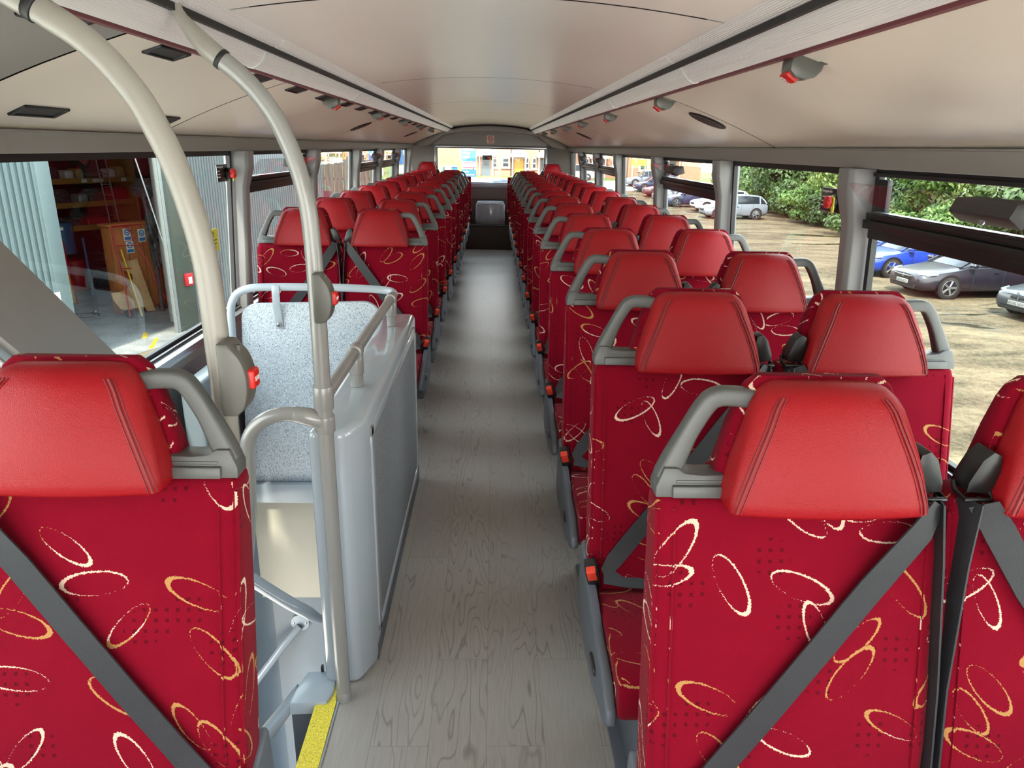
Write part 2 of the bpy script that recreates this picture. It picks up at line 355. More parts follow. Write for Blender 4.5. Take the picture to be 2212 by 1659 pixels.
# arched header and slanted corner cheeks
for sd in (1, -1):
    b.prism([(XC+sd*.87, yb-.02), (XC+sd*.87, yb+.01), (XC+sd*1.28, yb+.01), (XC+sd*1.28, yb-.42)], 'z', -.09, 1.49)
pts = [(XC-1.25, 1.45), (XC-1.25, 1.50), (XC-.70, 1.70), (XC-.5, 1.755)]+[(XC+.575*t, 1.79-.045*t*t) for t in (-.6, -.3, 0, .3, .6)]+[(XC+.5, 1.755), (XC+.70, 1.70), (XC+1.25, 1.50), (XC+1.25, 1.45),
       (XC+.95, 1.50), (XC+.82, 1.585), (XC+.7, 1.66), (XC+.45, 1.70), (XC, 1.715), (XC-.45, 1.70), (XC-.7, 1.66), (XC-.82, 1.585), (XC-.95, 1.50)]
b.prism(pts, 'y', yb-.25, yb-.002)
stru(b.done('wall_back', M['trim'], bev=.004))
b = B(); b.box(h0, h1, yb-.035, yb-.004, .885, .945); b.box(h0, h1, yb-.02, yb-.004, .945, .952); b.m(1); b.box(h0, h1, yb-.02, yb, .70, .712)
stru(b.done('trim_rear_sill', [M['raillight'], M['dark']], bev=.004))
b = B()
for x in (h0, h1): b.box(x-.018, x+.018, yb-.03, yb+.02, .94, 1.49)
b.box(h0, h1, yb-.05, yb+.02, 1.478, 1.50); b.m(1); b.box(h0, h1, yb-.012, yb+.02, 1.462, 1.478); b.box(h0+.018, h1-.018, yb-.012, yb+.02, .95, .962)
for x in (h0+.024, h1-.024): b.box(x-.008, x+.008, yb-.012, yb+.02, .95, 1.47)
win = thing('window_17', 'wide rear window of the upper deck looking out on brick houses', 'window', (0, 0, 0)); stru(win)
b.done('frame', [M['alu'], M['rubber']], win, bev=.003)
B().box(h0, h1, yb+.004, yb+.010, .93, 1.49).done('pane', M['clear'], win)
M['hopper'] = plain('hopper_handle_plastic', '2e2a2a', .45)
# side windows
nwin = [0]
def window(sd, y0, y1, hop):
    nwin[0] += 1; n = nwin[0]
    w = thing('window_%d' % n, '%s on the %s side of the bus, number %d in order' % ('tilting hopper window with black frame' if hop else 'fixed bus window with black border', 'right' if sd > 0 else 'left', n), 'window'); stru(w)
    b = B(); f = .022
    for a, c, z0, z1 in ((y0, y1, .70, .72), (y0, y1, 1.428, 1.455), (y0, y0+f, .70, 1.45), (y1-f, y1, .70, 1.45)): wallprism(b, sd, a, c, z0, z1, -.012, .006)
    b.done('frame', M['rubber'], w)
    if not hop:
        b = B(); wallprism(b, sd, y0, y1, .70, 1.452, -.008, -.002); b.done('pane', M['glass'], w); return w
    b = B(); wallprism(b, sd, y0, y1, .70, 1.26, -.008, -.002); b.done('pane', M['glass'], w)
    b = B()
    wallprism(b, sd, y0, y1, 1.243, 1.272, -.014, .012); wallprism(b, sd, y0+.005, y1-.005, 1.274, 1.300, -.014, .034); wallprism(b, sd, y0+.005, y1-.005, 1.302, 1.322, -.014, .026)
    wallprism(b, sd, y0, y1, 1.428, 1.44, -.016, .014); wallprism(b, sd, y0+.0, y0+.05, 1.32, 1.42, -.012, .004); wallprism(b, sd, y1-.07, y1, 1.32, 1.42, -.012, .004)
    b.m(1); wallprism(b, sd, y0+.03, y1-.03, 1.322, 1.326, -.006, .024)  # pale strip along the bar paints in the sky's reflection on the sill
    b.done('hopper_frame', [M['rubber'], M['raillight']], w, bev=.002)
    # tilted pane, leaning inwards from its bottom hinge
    x0 = wx(sd, 1.32)-sd*.022; x1 = x0-sd*.075
    b = B(); b.loft([[(x0, y, 1.318), (x0-sd*.005, y, 1.316), (x1-sd*.005, y, 1.408), (x1, y, 1.410)] for y in (y0+.02, y1-.02)])
    hp = b.done('hopper_pane', M['clear'], w)
    m = (y0+y1)/2-.10; b = B(); xh = x1-sd*.006
    b.prism([(xh, 1.408), (xh-sd*.05, 1.405), (xh-sd*.062, 1.375), (xh-sd*.03, 1.352), (xh-sd*.02, 1.36), (xh+sd*.012, 1.37)], 'y', m-.10, m+.10)
    hd = b.done('handle', M['hopper'], w, bev=.004)
    B().lathe([(.009, 0), (.009, .003), (.005, .004)], (xh-sd*.048, m, 1.362), 'x', 12).done('lock', M['alu'], hd)
    return w
WN = {}
for a, c, h in ((-1.28, -.35, 0), (-.23, .87, 1), (.98, 2.233, 1), (2.338, 3.595, 0), (3.71, 5.06, 1), (5.165, 6.71, 0), (6.815, 8.115, 1), (8.23, 9.57, 1), (9.675, 11.25, 0)): WN[(1, a)] = window(1, a, c, h)
for a, c, h in ((-1.28, -.35, 0), (-.23, 3.562, 0), (3.678, 4.985, 1), (5.10, 6.595, 0), (6.71, 7.93, 1), (8.06, 9.39, 1), (9.52, 10.71, 0), (10.83, 11.25, 0)): WN[(-1, a)] = window(-1, a, c, h)
# slanting beam across the big left window
b = B(); x = XL-.02
b.prism([(1.52, 1.47), (1.24, 1.47), (2.02, .69), (2.34, .69)], 'x', XL-.05, XL+.075)
b.m(1); b.prism([(1.30, 1.47), (1.20, 1.47), (1.98, .69), (2.08, .69)], 'x', XL-.05, XL+.045)
b.m(2); b.prism([(1.21, 1.47), (1.185, 1.47), (1.965, .69), (1.99, .69)], 'x', XL-.05, XL+.02)
stru(b.done('trim_slanted_beam', [M['trim'], M['raillight'], M['rubber']], bev=.006))
# lamp strips: ribbed tubes in sections
sect = {-1: [-1.2, .75, 2.25, 3.75, 5.25, 6.75, 8.25, 9.75, 11.3], 1: [-1.2, .9, 2.4, 3.9, 5.4, 6.9, 8.4, 9.9, 11.3]}
for sd in (1, -1):
    L = sect[sd]
    for k, (a, c) in enumerate(zip(L, L[1:])):
        for j, pr in enumerate(([(.680, 1.706), (.674, 1.695), (.660, 1.692), (.640, 1.702), (.622, 1.722), (.613, 1.744), (.615, 1.76), (.66, 1.75)],
                                [(.602, 1.752), (.596, 1.748), (.585, 1.752), (.568, 1.766), (.558, 1.782), (.560, 1.80), (.585, 1.80)])):
            t = B(); t.prism([(XC+sd*u, v) for u, v in pr], 'y', a+.012, c-.012)
            o = t.done('strip_lamp', M['rib'], bev=0, ang=60)
            tag(o, 'ribbed lamp strip, %s band of the %s ceiling edge, length %d from the front' % ('outer' if j == 0 else 'inner', 'right' if sd > 0 else 'left', k+1), 'lamp', 'ceiling lamp strips')
            if j == 0:
                e = B().prism([(XC+sd*(u-.0), v-.002) for u, v in pr], 'y', a-.012, a+.012).done('joint_ring', M['white'], o, bev=0)
            else: pass
# underside of the deck seen through the stairwell
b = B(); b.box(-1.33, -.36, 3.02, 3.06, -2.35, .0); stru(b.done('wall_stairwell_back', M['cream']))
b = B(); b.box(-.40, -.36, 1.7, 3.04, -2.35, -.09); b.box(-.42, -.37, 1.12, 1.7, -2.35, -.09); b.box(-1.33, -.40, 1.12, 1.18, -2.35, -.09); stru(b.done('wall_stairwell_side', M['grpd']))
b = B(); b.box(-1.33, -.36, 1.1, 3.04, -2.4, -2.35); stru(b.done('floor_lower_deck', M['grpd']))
# ---------------------------------------------------------------- seats
HW = .22
M['seam'] = plain('dark_red_stitching', '7c0c14', .6)
def rec(z): return .19*(z-1.0) if z < 1 else .09*(z-1.0)
def lerp(T, z):
    for (a, p), (b_, q) in zip(T, T[1:]):
        if z <= b_: t = (z-a)/(b_-a) if b_ > a else 0; return tuple(x+(y-x)*t for x, y in zip(p, q))
    return T[-1][1]
def sheared(co): return Vector((co.x, co.y+rec(co.z), co.z))
def back_mesh(head=True):
    b = B(); rings = []
    lv = [(.36, -0.225, .215, -.01, .055, .012), (.375, -0.228, .218, -.022, .06, .02), (.46, -0.229, .219, -.034, .064, .022), (.58, -0.230, .22, -.040, .066, .024), (.75, -0.230, .22, -.034, .066, .024), (.9, -0.229, .219, -.028, .062, .022), (.962, -0.229, .219, -.024, .058, .02), (.979, -0.227, .217, -.018, .055, .02), (.987, -0.219, .209, -.008, .05, .016)]
    if head: lv += [(z, .018-h, .018+h, yf, yb_, r) for z, h, yf, yb_, r in ((.989, .160, -.004, .05, .016), (1.03, .152, -.004, .048, .016), (1.09, .137, .0, .045, .016), (1.135, .123, .004, .042, .016), (1.153, .114, .008, .038, .014), (1.164, .098, .014, .032, .01))]
    for z, xl, xr, yf, ybk, r in lv: rings.append(rrect(xl, xr, yf, ybk, r, z, 4))
    b.loft(rings)
    if head:
        for v in b.bm.verts:
            if v.co.z > 1.11: v.co.z += .010*(1-((v.co.x-.018)/.12)**2)*min(1, (v.co.z-1.11)/.05)
    # seam lines down the side bolsters and round the head part
    for x in (-.226, .216): b.tube([(x, -.012, .39), (x, -.026, .6), (x, -.02, .8), (x, -.012, .965)], .0045, 6)
    for x in (-.202, .192): b.tube([(x, -.030, .385), (x, -.0415, .58), (x, -.0355, .76), (x, -.028, .92), (x, -.021, .972)], .0022, 5)
    b.warp(sheared); return b
def head_mesh():
    b = B(); rings = []
    lv = [(z, .018-h, .018+h, yf, yb_, r) for z, h, yf, yb_, r in ((.979, .138, -.052, -.006, .010), (.981, .146, -.064, .0, .012), (.987, .1495, -.069, .003, .013), (1.003, .1485, -.071, .004, .015), (1.04, .141, -.068, .006, .019), (1.075, .132, -.062, .01, .023), (1.11, .121, -.053, .014, .026), (1.132, .114, -.045, .016, .027), (1.145, .105, -.036, .018, .024), (1.154, .094, -.022, .02, .018), (1.158, .078, -.006, .02, .012))]
    for z, xl, xr, yf, ybk, r in lv:
        ring = rrect(xl, xr, yf, ybk, r, z, 4); m = (xl+xr)/2; h = (xr-xl)/2; out = []
        # insert points along the front edge for a soft belly
        for i, p in enumerate(ring):
            out.append(p)
            if i == 14:
                q = ring[15]
                for t in (.17, .34, .5, .66, .83): out.append((p[0]+(q[0]-p[0])*t, p[1]-.010*math.sin(math.pi*t), z))
        rings.append(out)
    b.loft(rings)
    for v in b.bm.verts:
        if v.co.z > 1.09: v.co.z += .010*(1-((v.co.x-.018)/.115)**2)*min(1, (v.co.z-1.09)/.05)
    # piped seam with a stitch line each side, running out at the bottom corners
    b.m(1)
    for sx in (-1, 1):
        for d0, rr in ((-.006, .0011), (.0, .0026), (.0065, .0011)):
            p = []
            for z, xl, xr, yf, ybk, r in lv[2:9]:
                off = .009+.020*(z-.985)/.16+d0; x = xl+off if sx < 0 else xr-off
                yy = yf+(r-math.sqrt(max(0, r*r-max(0, r-off)**2)) if off < r else 0)-.010*math.sin(math.pi*max(0, min(1, (off-r)/(xr-xl-2*r))))
                p.append((x, yy-.0002, z+.010*(1-((x-.018)/.115)**2)*max(0, min(1, (z-1.09)/.05))))
            b.tube(arc(p, 2), rr, 5)
    b.m(0)
    b.warp(sheared); return b
def handle_mesh():
    b = B()
    p = arc([(-.085, .012, 1.134), (-.115, .012, 1.137), (-.142, .012, 1.135), (-.160, .012, 1.117), (-.187, .012, 1.065), (-.212, .012, 1.005)], 4)
    b.tube(p, [.0145]*(len(p)-5)+[.0155, .0165, .0175, .018, .018], 12, sq=(1.0, 1.0))
    b.prism([(-.2295, .984), (-.2295, 1.0), (-.218, 1.030), (-.198, 1.030), (-.186, 1.022), (-.16, 1.019), (-.12, 1.020), (-.12, .984)], 'y', -.012, .03)
    b.box(-.205, -.12, -.020, -.008, .986, 1.004); b.box(-.20, -.12, -.014, .03, 1.006, 1.012)
    b.warp(sheared); return b
def make_seat(mir, label):
    t = thing('bus_seat', label, 'seat')
    P = lambda b, n, m, par=t, **k: b.done(n, m, par, mir=mir, **k)
    P(back_mesh(), 'backrest', M['moq'], uv=True, ang=50)
    P(head_mesh(), 'headrest', [M['leather'], M['seam']], ang=60)
    P(handle_mesh(), 'grab_handle', M['grey'], bev=.003)
    b = B(); b.prism([(-.085, .35), (-.45, .335), (-.485, .335), (-.512, .36), (-.515, .405), (-.50, .438), (-.46, .448), (-.30, .437), (-.10, .42)], 'x', -.212, .216)
    P(b, 'cushion', M['moq'], uv=True, bev=.014, seg=3, ang=50)
    b = B(); b.prism([(.0, .30), (-.02, .50), (-.07, .485), (-.14, .455), (-.28, .425), (-.44, .405), (-.50, .375), (-.512, .34), (-.47, .315), (-.3, .275), (-.1, .27)], 'x', -.238, -.213)
    sp_ = P(b, 'side_panel', M['dgrey'], bev=.009, seg=3)
    b = B().lathe([(.001, -.2435), (.019, -.2435), (.021, -.241), (.021, -.236)], (0, 0, 0), 'x', 24)
    b.warp(lambda c: Vector((c.x, c.y*1.9-.33, c.z*.62+.352))); P(b, 'badge', M['black'], sp_)
    b = B(); b.box(-.212, .216, -.42, -.05, .295, .335); P(b, 'seat_frame', M['dgrey'], bev=.006)
    b = B(); b.prism([(-.40, .0), (-.36, .298), (-.12, .298), (-.10, 0)], 'x', -.13, -.07); b.box(-.16, -.05, -.43, -.08, 0, .014); P(b, 'leg', M['dgrey'], bev=.008)
    # belt hardware
    b = B(); b.prism([(.158, 1.03), (.163, 1.064), (.176, 1.070), (.190, 1.056), (.204, 1.02), (.205, 1.004), (.164, 1.0)], 'y', -.030, .010)
    g = [(.168, -.022, 1.008), (.168, -.036, .994), (.209, -.036, .994), (.209, -.010, .998), (.209, .0, 1.01)]
    b.tube(g, .0045, 8); P(b, 'belt_guide', M['black'], bev=.005)
    def fy(z): return lerp([(.36, (-.03,)), (.58, (-.046,)), (.75, (-.040,)), (.96, (-.032,)), (1.1, (-.03,))], z)[0]+rec(z)-.004
    sh = [(.190, fy(1.0)-.016, .995), (.165, fy(.955)-.020, .955), (.10, fy(.86)-.006, .86), (.02, fy(.76)-.006, .755), (-.06, fy(.66)-.006, .652), (-.13, fy(.57)-.006, .566), (-.172, fy(.51)-.010, .512), (-.196, fy(.47)-.012, .478)]
    wv = [(.030, .018, -.02), (.035, .006, -.028), (.0368, .0, -.0276), (.0368, 0, -.0276), (.0368, 0, -.0276), (.036, 0, -.028), (.03, -.01, -.028), (.012, -.014, -.02)]
    P(B().strap(sh, wv), 'shoulder_strap', M['belt'])
    P(B().strap([(.200, -.036, .995), (.208, -.050, .9), (.217, -.085, .7), (.2185, -.125, .5), (.2185, -.14, .40)], [(.010, .044, 0), (.006, .046, 0), (0, .046, 0), (0, .046, 0), (0, .046, 0)]), 'reel_strap', M['belt'])
    P(B().strap([(-.196, -.150, .472), (-.14, -.142, .452), (-.02, -.145, .440), (.1, -.14, .440), (.20, -.125, .45)], [(0, .022, .036), (0, .036, .02), (0, .042, .008), (0, .04, .015), (0, .03, .03)]), 'lap_strap', M['belt'])
    bm_ = Matrix.Translation((-.224, -.150, .478)) @ Matrix.Rotation(R(28), 4, 'X') @ Matrix.Rotation(R(-14), 4, 'Y')
    bk = P(B().box(-.016, .016, -.022, .022, -.045, .040).xf(bm_), 'buckle', M['black'], bev=.006)
    P(B().box(-.0115, .0115, -.0245, -.004, .004, .0425).xf(bm_), 'release_button', M['orange'], bk, bev=.002)
    return t
NTH = ['first', 'second', 'third', 'fourth', 'fifth', 'sixth', 'seventh', 'eighth', 'ninth', 'tenth', 'eleventh', 'twelfth', 'thirteenth', 'fourteenth', 'fifteenth']
CX = {'ra': .485, 'rw': .934, 'la': -.575, 'lw': -1.012}
protoA = make_seat(False, 'x'); protoB = make_seat(True, 'x'); used = set()
def put_seat(kind, y, label, group, dz=0, dx=0):
    pr = protoA if kind in ('ra', 'lw') else protoB; loc = (CX[kind]+dx, y, dz)
    if pr not in used:
        used.add(pr); pr.location = loc; pr['label'] = label; pr['group'] = group; return pr
    return dup(pr, loc, 0, label, group)
for i in range(15):
    y = .990+.70*i
    put_seat('ra', y, 'red bus seat beside the aisle on the right, %s from the front' % NTH[i], 'right aisle seats')
    put_seat('rw', y, 'red bus seat against the right windows, %s from the front' % NTH[i], 'right window seats')
put_seat('la', 1.045, 'large red seat at the left front, before the stairs and thick pole', 'left aisle seats', 0, -.053)
for i in range(10):
    y = 3.845+.757*i
    put_seat('la', y, 'red bus seat beside the aisle on the left, %s behind the stairs' % NTH[i], 'left aisle seats')
    put_seat('lw', y, 'red bus seat against the left windows, %s behind the stairs' % NTH[i], 'left window seats')
# rear bench: outer seats raised with headrests, inner ones plain
for kd, l in (('lw', 'left'), ('rw', 'right')):
    o = dup(protoA if kd == 'lw' else protoB, (-1.02 if kd == 'lw' else .93, 11.40, .09), 0, 'tall red rear corner seat on the %s, in front of the back wall' % l, 'rear bench seats')
for sd, x, l in ((-1, -.555, 'left'), (1, .455, 'right')):
    t = thing('bus_seat', 'low backed red rear seat on the %s of the grey engine cover' % l, 'seat', (x, 11.40, .0), 0, 'rear bench seats')
    b = back_mesh(False); b.warp(lambda c: Vector((c.x, c.y, c.z+.065))); b.done('backrest', M['moq'], t, uv=True, ang=50)
    B().prism([(-.085, .38), (-.35, .37), (-.395, .38), (-.40, .45), (-.36, .50), (-.10, .49)], 'x', -.215, .215).done('cushion', M['moq'], t, uv=True, bev=.014, seg=3, ang=50)
    B().box(-.2, .2, -.33, -.05, 0, .38).done('seat_base', M['dgrey'], t, bev=.006)
    bk = B().box(-sd*.225-.016, -sd*.225+.016, -.18, -.14, .50, .58).done('buckle', M['black'], t, bev=.006)
    B().box(-sd*.225-.011, -sd*.225+.011, -.183, -.17, .545, .583).done('release_button', M['orange'], bk, bev=.002)
# ---------------------------------------------------------------- staircase surround
t = thing('stair_partition', 'glossy grey moulded partition between the stairwell and the aisle', 'partition', (0, 0, 0))
B().prism([(-.333, 3.05), (-.333, 1.775), (-.372, 1.692), (-.47, 1.692), (-.47, 3.05)], 'z', .0, .795).done('body', M['grp'], t, bev=.022, seg=4)
b = B(); b.box(-.336, -.3315, 1.87, 2.97, .10, .715); b.done('insert_panel', M['speckg'], t, bev=.002)
b = B()
for a, c, z0, z1 in ((1.835, 3.005, .715, .745), (1.835, 3.005, .075, .10), (1.835, 1.87, .075, .745), (2.97, 3.005, .075, .745)): b.box(-.338, -.328, a, c, z0, z1)
b.done('panel_lip', M['grp'], t, bev=.004)
b = B(); b.prism([(-.331, 3.05), (-.331, 1.80), (-.345, 1.80), (-.345, 3.05)], 'z', .0, .055); b.done('skirting', M['dgrey'], t, bev=.002)
# speckled bulkhead at the far end of the stairwell
t = thing('stair_bulkhead', 'speckled pale blue panel with rounded corners at the far end of the stairwell', 'panel')
pts = [(-.475, .012), (-.475, .78)]+[(-.545+.07*math.cos(R(a)), .785+.07*math.sin(R(a))) for a in range(0, 91, 15)]+[(-.995+.07*math.cos(R(a)), .77+.07*math.sin(R(a))) for a in range(90, 181, 15)]+[(-1.115, .012)]
B().prism(pts, 'y', 2.985, 3.012).done('panel', M['speck'], t, bev=.003)
b = B(); b.strap([(-.90, 2.953, .926), (-.90, 2.950, .885), (-.905, 2.966, .83), (-.905, 2.981, .775), (-.905, 2.981, .735)], (.032, 0, 0), .002); bk = b.done('bracket', M['raillight'], t, bev=.001)
B().lathe([(.010, -.0), (.010, -.006), (.005, -.010), (.001, -.010)], (-.905, 2.979, .752), 'y', 12).done('bolt', M['chrome'], bk)
b = B(); b.box(-1.28, -.47, 2.955, 3.0, -.085, .010); stru(b.done('trim_floor_edge', M['raillight'], bev=.004))
b = B(); b.box(-1.20, -1.12, 2.62, 3.0, -.05, .60); stru(b.done('trim_stair_corner_box', M['grpd'], bev=.015, seg=3))
# grab rail round the stairwell
RZ = .905
t = thing('stair_guard_rail', 'grey tubular guard rail around the stairwell, bolted to the partition', 'rail')
p = arc([(-.404, 1.64, RZ), (-.404, 1.8, RZ), (-.404, 2.4, RZ), (-.404, 2.88, RZ)], 2); B().tube(p, .0172, 14).done('rail', M['polegrey'], t)
p = arc([(-.404, 2.86, RZ), (-.408, 2.93, RZ+.002), (-.45, 2.965, RZ+.006), (-.6, 2.972, RZ+.012), (-.9, 2.970, RZ+.012), (-1.03, 2.965, RZ+.0), (-1.085, 2.96, RZ-.05), (-1.10, 2.96, RZ-.16), (-1.105, 2.96, .40)], 5)
B().tube(p, .0165, 14).done('rail', M['raillight'], t)
for y in (2.05, 2.82):
    b = B(); b.lathe([(.0185, .795), (.0195, .80), (.0195, .835), (.0225, .837), (.0225, RZ-.01)], (-.404, y, 0), 'z', 16); b.tube([(-.404, y-.024, RZ), (-.404, y+.024, RZ)], .0225, 16); b.done('post', M['polegrey'], t, bev=.001)
# poles
def pushbox(t, x0, yf, z0, w, h, d):
    b = B(); n = 12
    pts = [(x0, z0+h), (x0+w*.42, z0+h)]+[(x0+w*(.42+.58*math.sin(R(a))), z0+h*(.46+.46*math.cos(R(a)))) for a in range(25, 150, 12)]+[(x0+w*.55, z0+.002), (x0+w*.4, z0), (x0, z0)]
    b.prism(pts, 'y', yf, yf+d); o = b.done('push_box', M['poleb'], t, bev=.005)
    x1 = x0+w*.985
    bt = B().box(x1-.008, x1+.009, yf+d*.22, yf+d*.78, z0+h*.36, z0+h*.62).done('stop_button', M['redbtn'], o, bev=.004, seg=3)
    lettering('STOP', .0105, M['white'], o, (x1+.0095, yf+d*.5, z0+h*.49), (R(90), 0, R(90)), squash=.8)
    B().lathe([(.004, 0), (.005, .002), (.005, -.008), (.001, -.008)], (x0+w*.62, yf+d*.45, z0+h*.93), 'z', 10).done('screw_cap', M['boxdark'], o)
t = thing('grab_pole', 'thick beige pole curving up to the ceiling beside the left front seat', 'pole')
p1 = arc([(-.53, 1.13, .0), (-.50, 1.13, .35), (-.460, 1.13, .75), (-.446, 1.13, 1.05), (-.446, 1.13, 1.18), (-.448, 1.13, 1.285), (-.454, 1.13, 1.345), (-.466, 1.13, 1.406), (-.480, 1.13, 1.459), (-.497, 1.13, 1.503), (-.516, 1.13, 1.543), (-.540, 1.13, 1.578), (-.566, 1.13, 1.608), (-.594, 1.13, 1.632), (-.622, 1.13, 1.650), (-.645, 1.13, 1.664)], 4)
B().tube(p1, .0196, 20).done('tube', M['pole'], t)
B().tube([(-.640, 1.13, 1.661), (-.652, 1.13, 1.669)], .0225, 20).done('collar', M['rubber'], t, bev=.002)
B().tube([(-.650, 1.13, 1.667), (-.69, 1.13, 1.690), (-.75, 1.13, 1.715)], .021, 20).done('end_fitting', M['pole'], t)
pushbox(t, -.432, 1.080, 1.068, .045, .122, .052)
t = thing('grab_pole', 'slimmer beige pole by the stair partition, curving up to the lamp strip', 'pole')
p2 = arc([(-.404, 1.636, .002), (-.404, 1.63, .3), (-.402, 1.62, .6), (-.399, 1.61, .9), (-.396, 1.60, 1.1), (-.397, 1.60, 1.25), (-.401, 1.60, 1.345), (-.411, 1.60, 1.41), (-.426, 1.60, 1.465), (-.452, 1.60, 1.53), (-.484, 1.60, 1.58), (-.520, 1.60, 1.619), (-.556, 1.60, 1.648)], 4)
B().tube(p2, .0190, 18).done('tube', M['polegrey'], t)
B().tube([(-.553, 1.60, 1.646), (-.561, 1.60, 1.652)], .0215, 18).done('collar', M['rubber'], t, bev=.0015)
B().tube(arc([(-.559, 1.60, 1.650), (-.585, 1.60, 1.672), (-.61, 1.60, 1.70), (-.635, 1.60, 1.735), (-.64, 1.60, 1.775)], 3), [.0205, .021, .0215, .021, .020, .019, .017, .015, .013, .012, .011, .011, .011], 16).done('end_fitting', M['pole'], t)
B().lathe([(.0205, .0), (.0205, .03), (.0195, .032)], (-.404, 1.636, 0), 'z', 18).done('foot_cup', M['polegrey'], t)
b = B(); b.tube([(-.3995, 1.612, .885), (-.399, 1.610, .945)], .0235, 18); b.tube([(-.399, 1.61, .918), (-.404, 1.655, RZ)], [.022, .0205], 14); b.done('clamp', M['polegrey'], t, bev=.002)
b = B(); b.tube([(-.4005, 1.616, .825), (-.3998, 1.613, .868)], .0235, 18); b.tube([(-.40, 1.614, .852), (-.44, 1.604, .868), (-.470, 1.602, .874)], [.0225, .022, .020], 14); b.done('clamp', M['polegrey'], t, bev=.002)
B().tube(arc([(-.455, 1.603, .873), (-.500, 1.602, .873), (-.545, 1.602, .857), (-.578, 1.602, .820), (-.590, 1.602, .77), (-.600, 1.602, .62), (-.635, 1.605, .40), (-.69, 1.61, .12)], 5), .0178, 16).done('side_rail', M['polegrey'], t)
pushbox(t, -.395, 1.553, 1.108, .042, .112, .046)
# stairwell interior
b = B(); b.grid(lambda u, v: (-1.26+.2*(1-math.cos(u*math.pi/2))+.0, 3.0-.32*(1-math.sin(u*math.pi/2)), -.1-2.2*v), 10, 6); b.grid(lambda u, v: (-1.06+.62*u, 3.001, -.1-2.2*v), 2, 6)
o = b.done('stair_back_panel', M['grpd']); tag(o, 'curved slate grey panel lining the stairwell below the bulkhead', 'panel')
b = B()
b.box(-1.22, -.44, 2.992, 3.0, -.62, -.086); o = b.done('stair_upper_panel', M['cream'], bev=.002); tag(o, 'flat cream panel just under the floor edge inside the stairwell', 'panel')
t = thing('stair_ledge', 'pale grey moulded ledge at the top of the stairs beside the yellow edge', 'ledge')
b = B(); b.prism([(-.437, 1.655), (-.448, 1.612), (-.552, 1.606), (-.548, 1.66), (-.530, 1.735), (-.462, 1.738), (-.44, 1.70)], 'z', -.03, .012); b.done('top', M['raillight'], t, bev=.006)
b = B(); b.prism([(-.44, 1.62), (-.55, 1.614), (-.53, 1.73), (-.46, 1.73)], 'z', -.9, -.028); b.done('front', M['dgrey'], t, bev=.004)
b = B(); b.loft([[(-.55, 1.606, .006), (-.548, 1.70, .004), (-.55, 1.70, -.03), (-.55, 1.61, -.03)], [(-.70, 1.55, -.17), (-.72, 1.62, -.19), (-.72, 1.62, -.24), (-.70, 1.55, -.24)]]); b.done('slope', M['raillight'], t, bev=.005)
B().box(-.49, -.484, 1.730, 1.742, .008, .03).done('catch', M['rubber'], t)
o = B().prism([(-.438, 1.695), (-.455, 1.695), (-.455, 1.615), (-.480, 1.612), (-.478, 1.19), (-.421, 1.19), (-.424, 1.62)], 'z', -.004, .003).done('stair_edge_strip', M['yellow']); tag(o, 'gritty yellow edging strip along the top stair', 'edging')
o = B().box(-.421, -.416, 1.19, 1.63, -.004, .004).done('edge_bead', M['alu']); tag(o, 'thin metal bead between yellow strip and wooden floor', 'edging')
for k in range(5):
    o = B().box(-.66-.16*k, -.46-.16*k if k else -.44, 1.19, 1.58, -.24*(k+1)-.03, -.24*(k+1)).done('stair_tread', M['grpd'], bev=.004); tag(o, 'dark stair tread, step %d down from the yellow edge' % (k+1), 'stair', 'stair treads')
t = thing('stair_handrail', 'grey handrail sloping across the stairwell wall', 'handrail')
B().tube(arc([(-1.10, 2.45, -.02), (-.95, 2.42, -.115), (-.80, 2.40, -.215), (-.72, 2.40, -.268), (-.68, 2.42, -.315), (-.655, 2.47, -.36)], 4), [.026]*14+[.024, .021, .019, .018, .018, .018, .018], 14).done('tube', M['grp'], t)
B().lathe([(.001, 0), (.03, 0), (.03, .006), (.02, .008)], (-.652, 2.475, -.366), 'y', 18).done('flange', M['raillight'], t)
t = thing('stair_handrail', 'second grey handrail on a round flange, lower in the stairwell', 'handrail')
B().tube([(-.931, 2.98, -.78), (-1.0, 2.93, -.85), (-1.14, 2.85, -1.02)], .019, 14).done('tube', M['grp'], t)
f = B().lathe([(.001, 0), (.045, 0), (.045, -.008), (.03, -.010)], (-.931, 2.995, -.765), 'y', 24).done('flange', M['raillight'], t)
for dx, dz in ((-.03, 0), (.03, .0), (0, -.03)): B().lathe([(.005, 0), (.005, -.004), (.002, -.005)], (-.931+dx, 2.987, -.765+dz), 'y', 8).done('screw', M['chrome'], f)
# ---------------------------------------------------------------- rear of the deck
o = B().box(-.40, .33, 10.97, 11.58, .0, .35).done('rear_platform', M['wenge'], bev=.004); tag(o, 'dark wood fronted platform across the far end of the aisle', 'platform')
o = B().box(-.40, .33, 10.955, 10.985, .35, .365).done('platform_nosing', M['rubber'], bev=.003); tag(o, 'black nosing along the top of the rear platform', 'edging')
t = thing('engine_cover', 'grey moulded box on the platform below the rear window', 'cover', (XC, 11.4, .35))
b = B(); b.loft([rrect(-.235, .235, -.19, .17, .03, 0, 4), rrect(-.225, .225, -.18, .17, .035, .30, 4), rrect(-.20, .20, -.14, .17, .04, .345, 4)]); b.done('body', M['grp'], t, bev=.004)
b = B(); b.prism([(-.155, .01), (-.125, .305), (.125, .305), (.155, .01)], 'y', -.197, -.17); b.done('front_panel', M['grp'], t, bev=.008)
b = B(); b.box(-.13, .13, -.19, -.165, .305, .325); b.done('top_lip', M['raillight'], t, bev=.006)
t = thing('no_smoking_sign', 'small pale square sign with a red ring above the rear window', 'sign', (XC-.01, YB-.2535, 1.60))
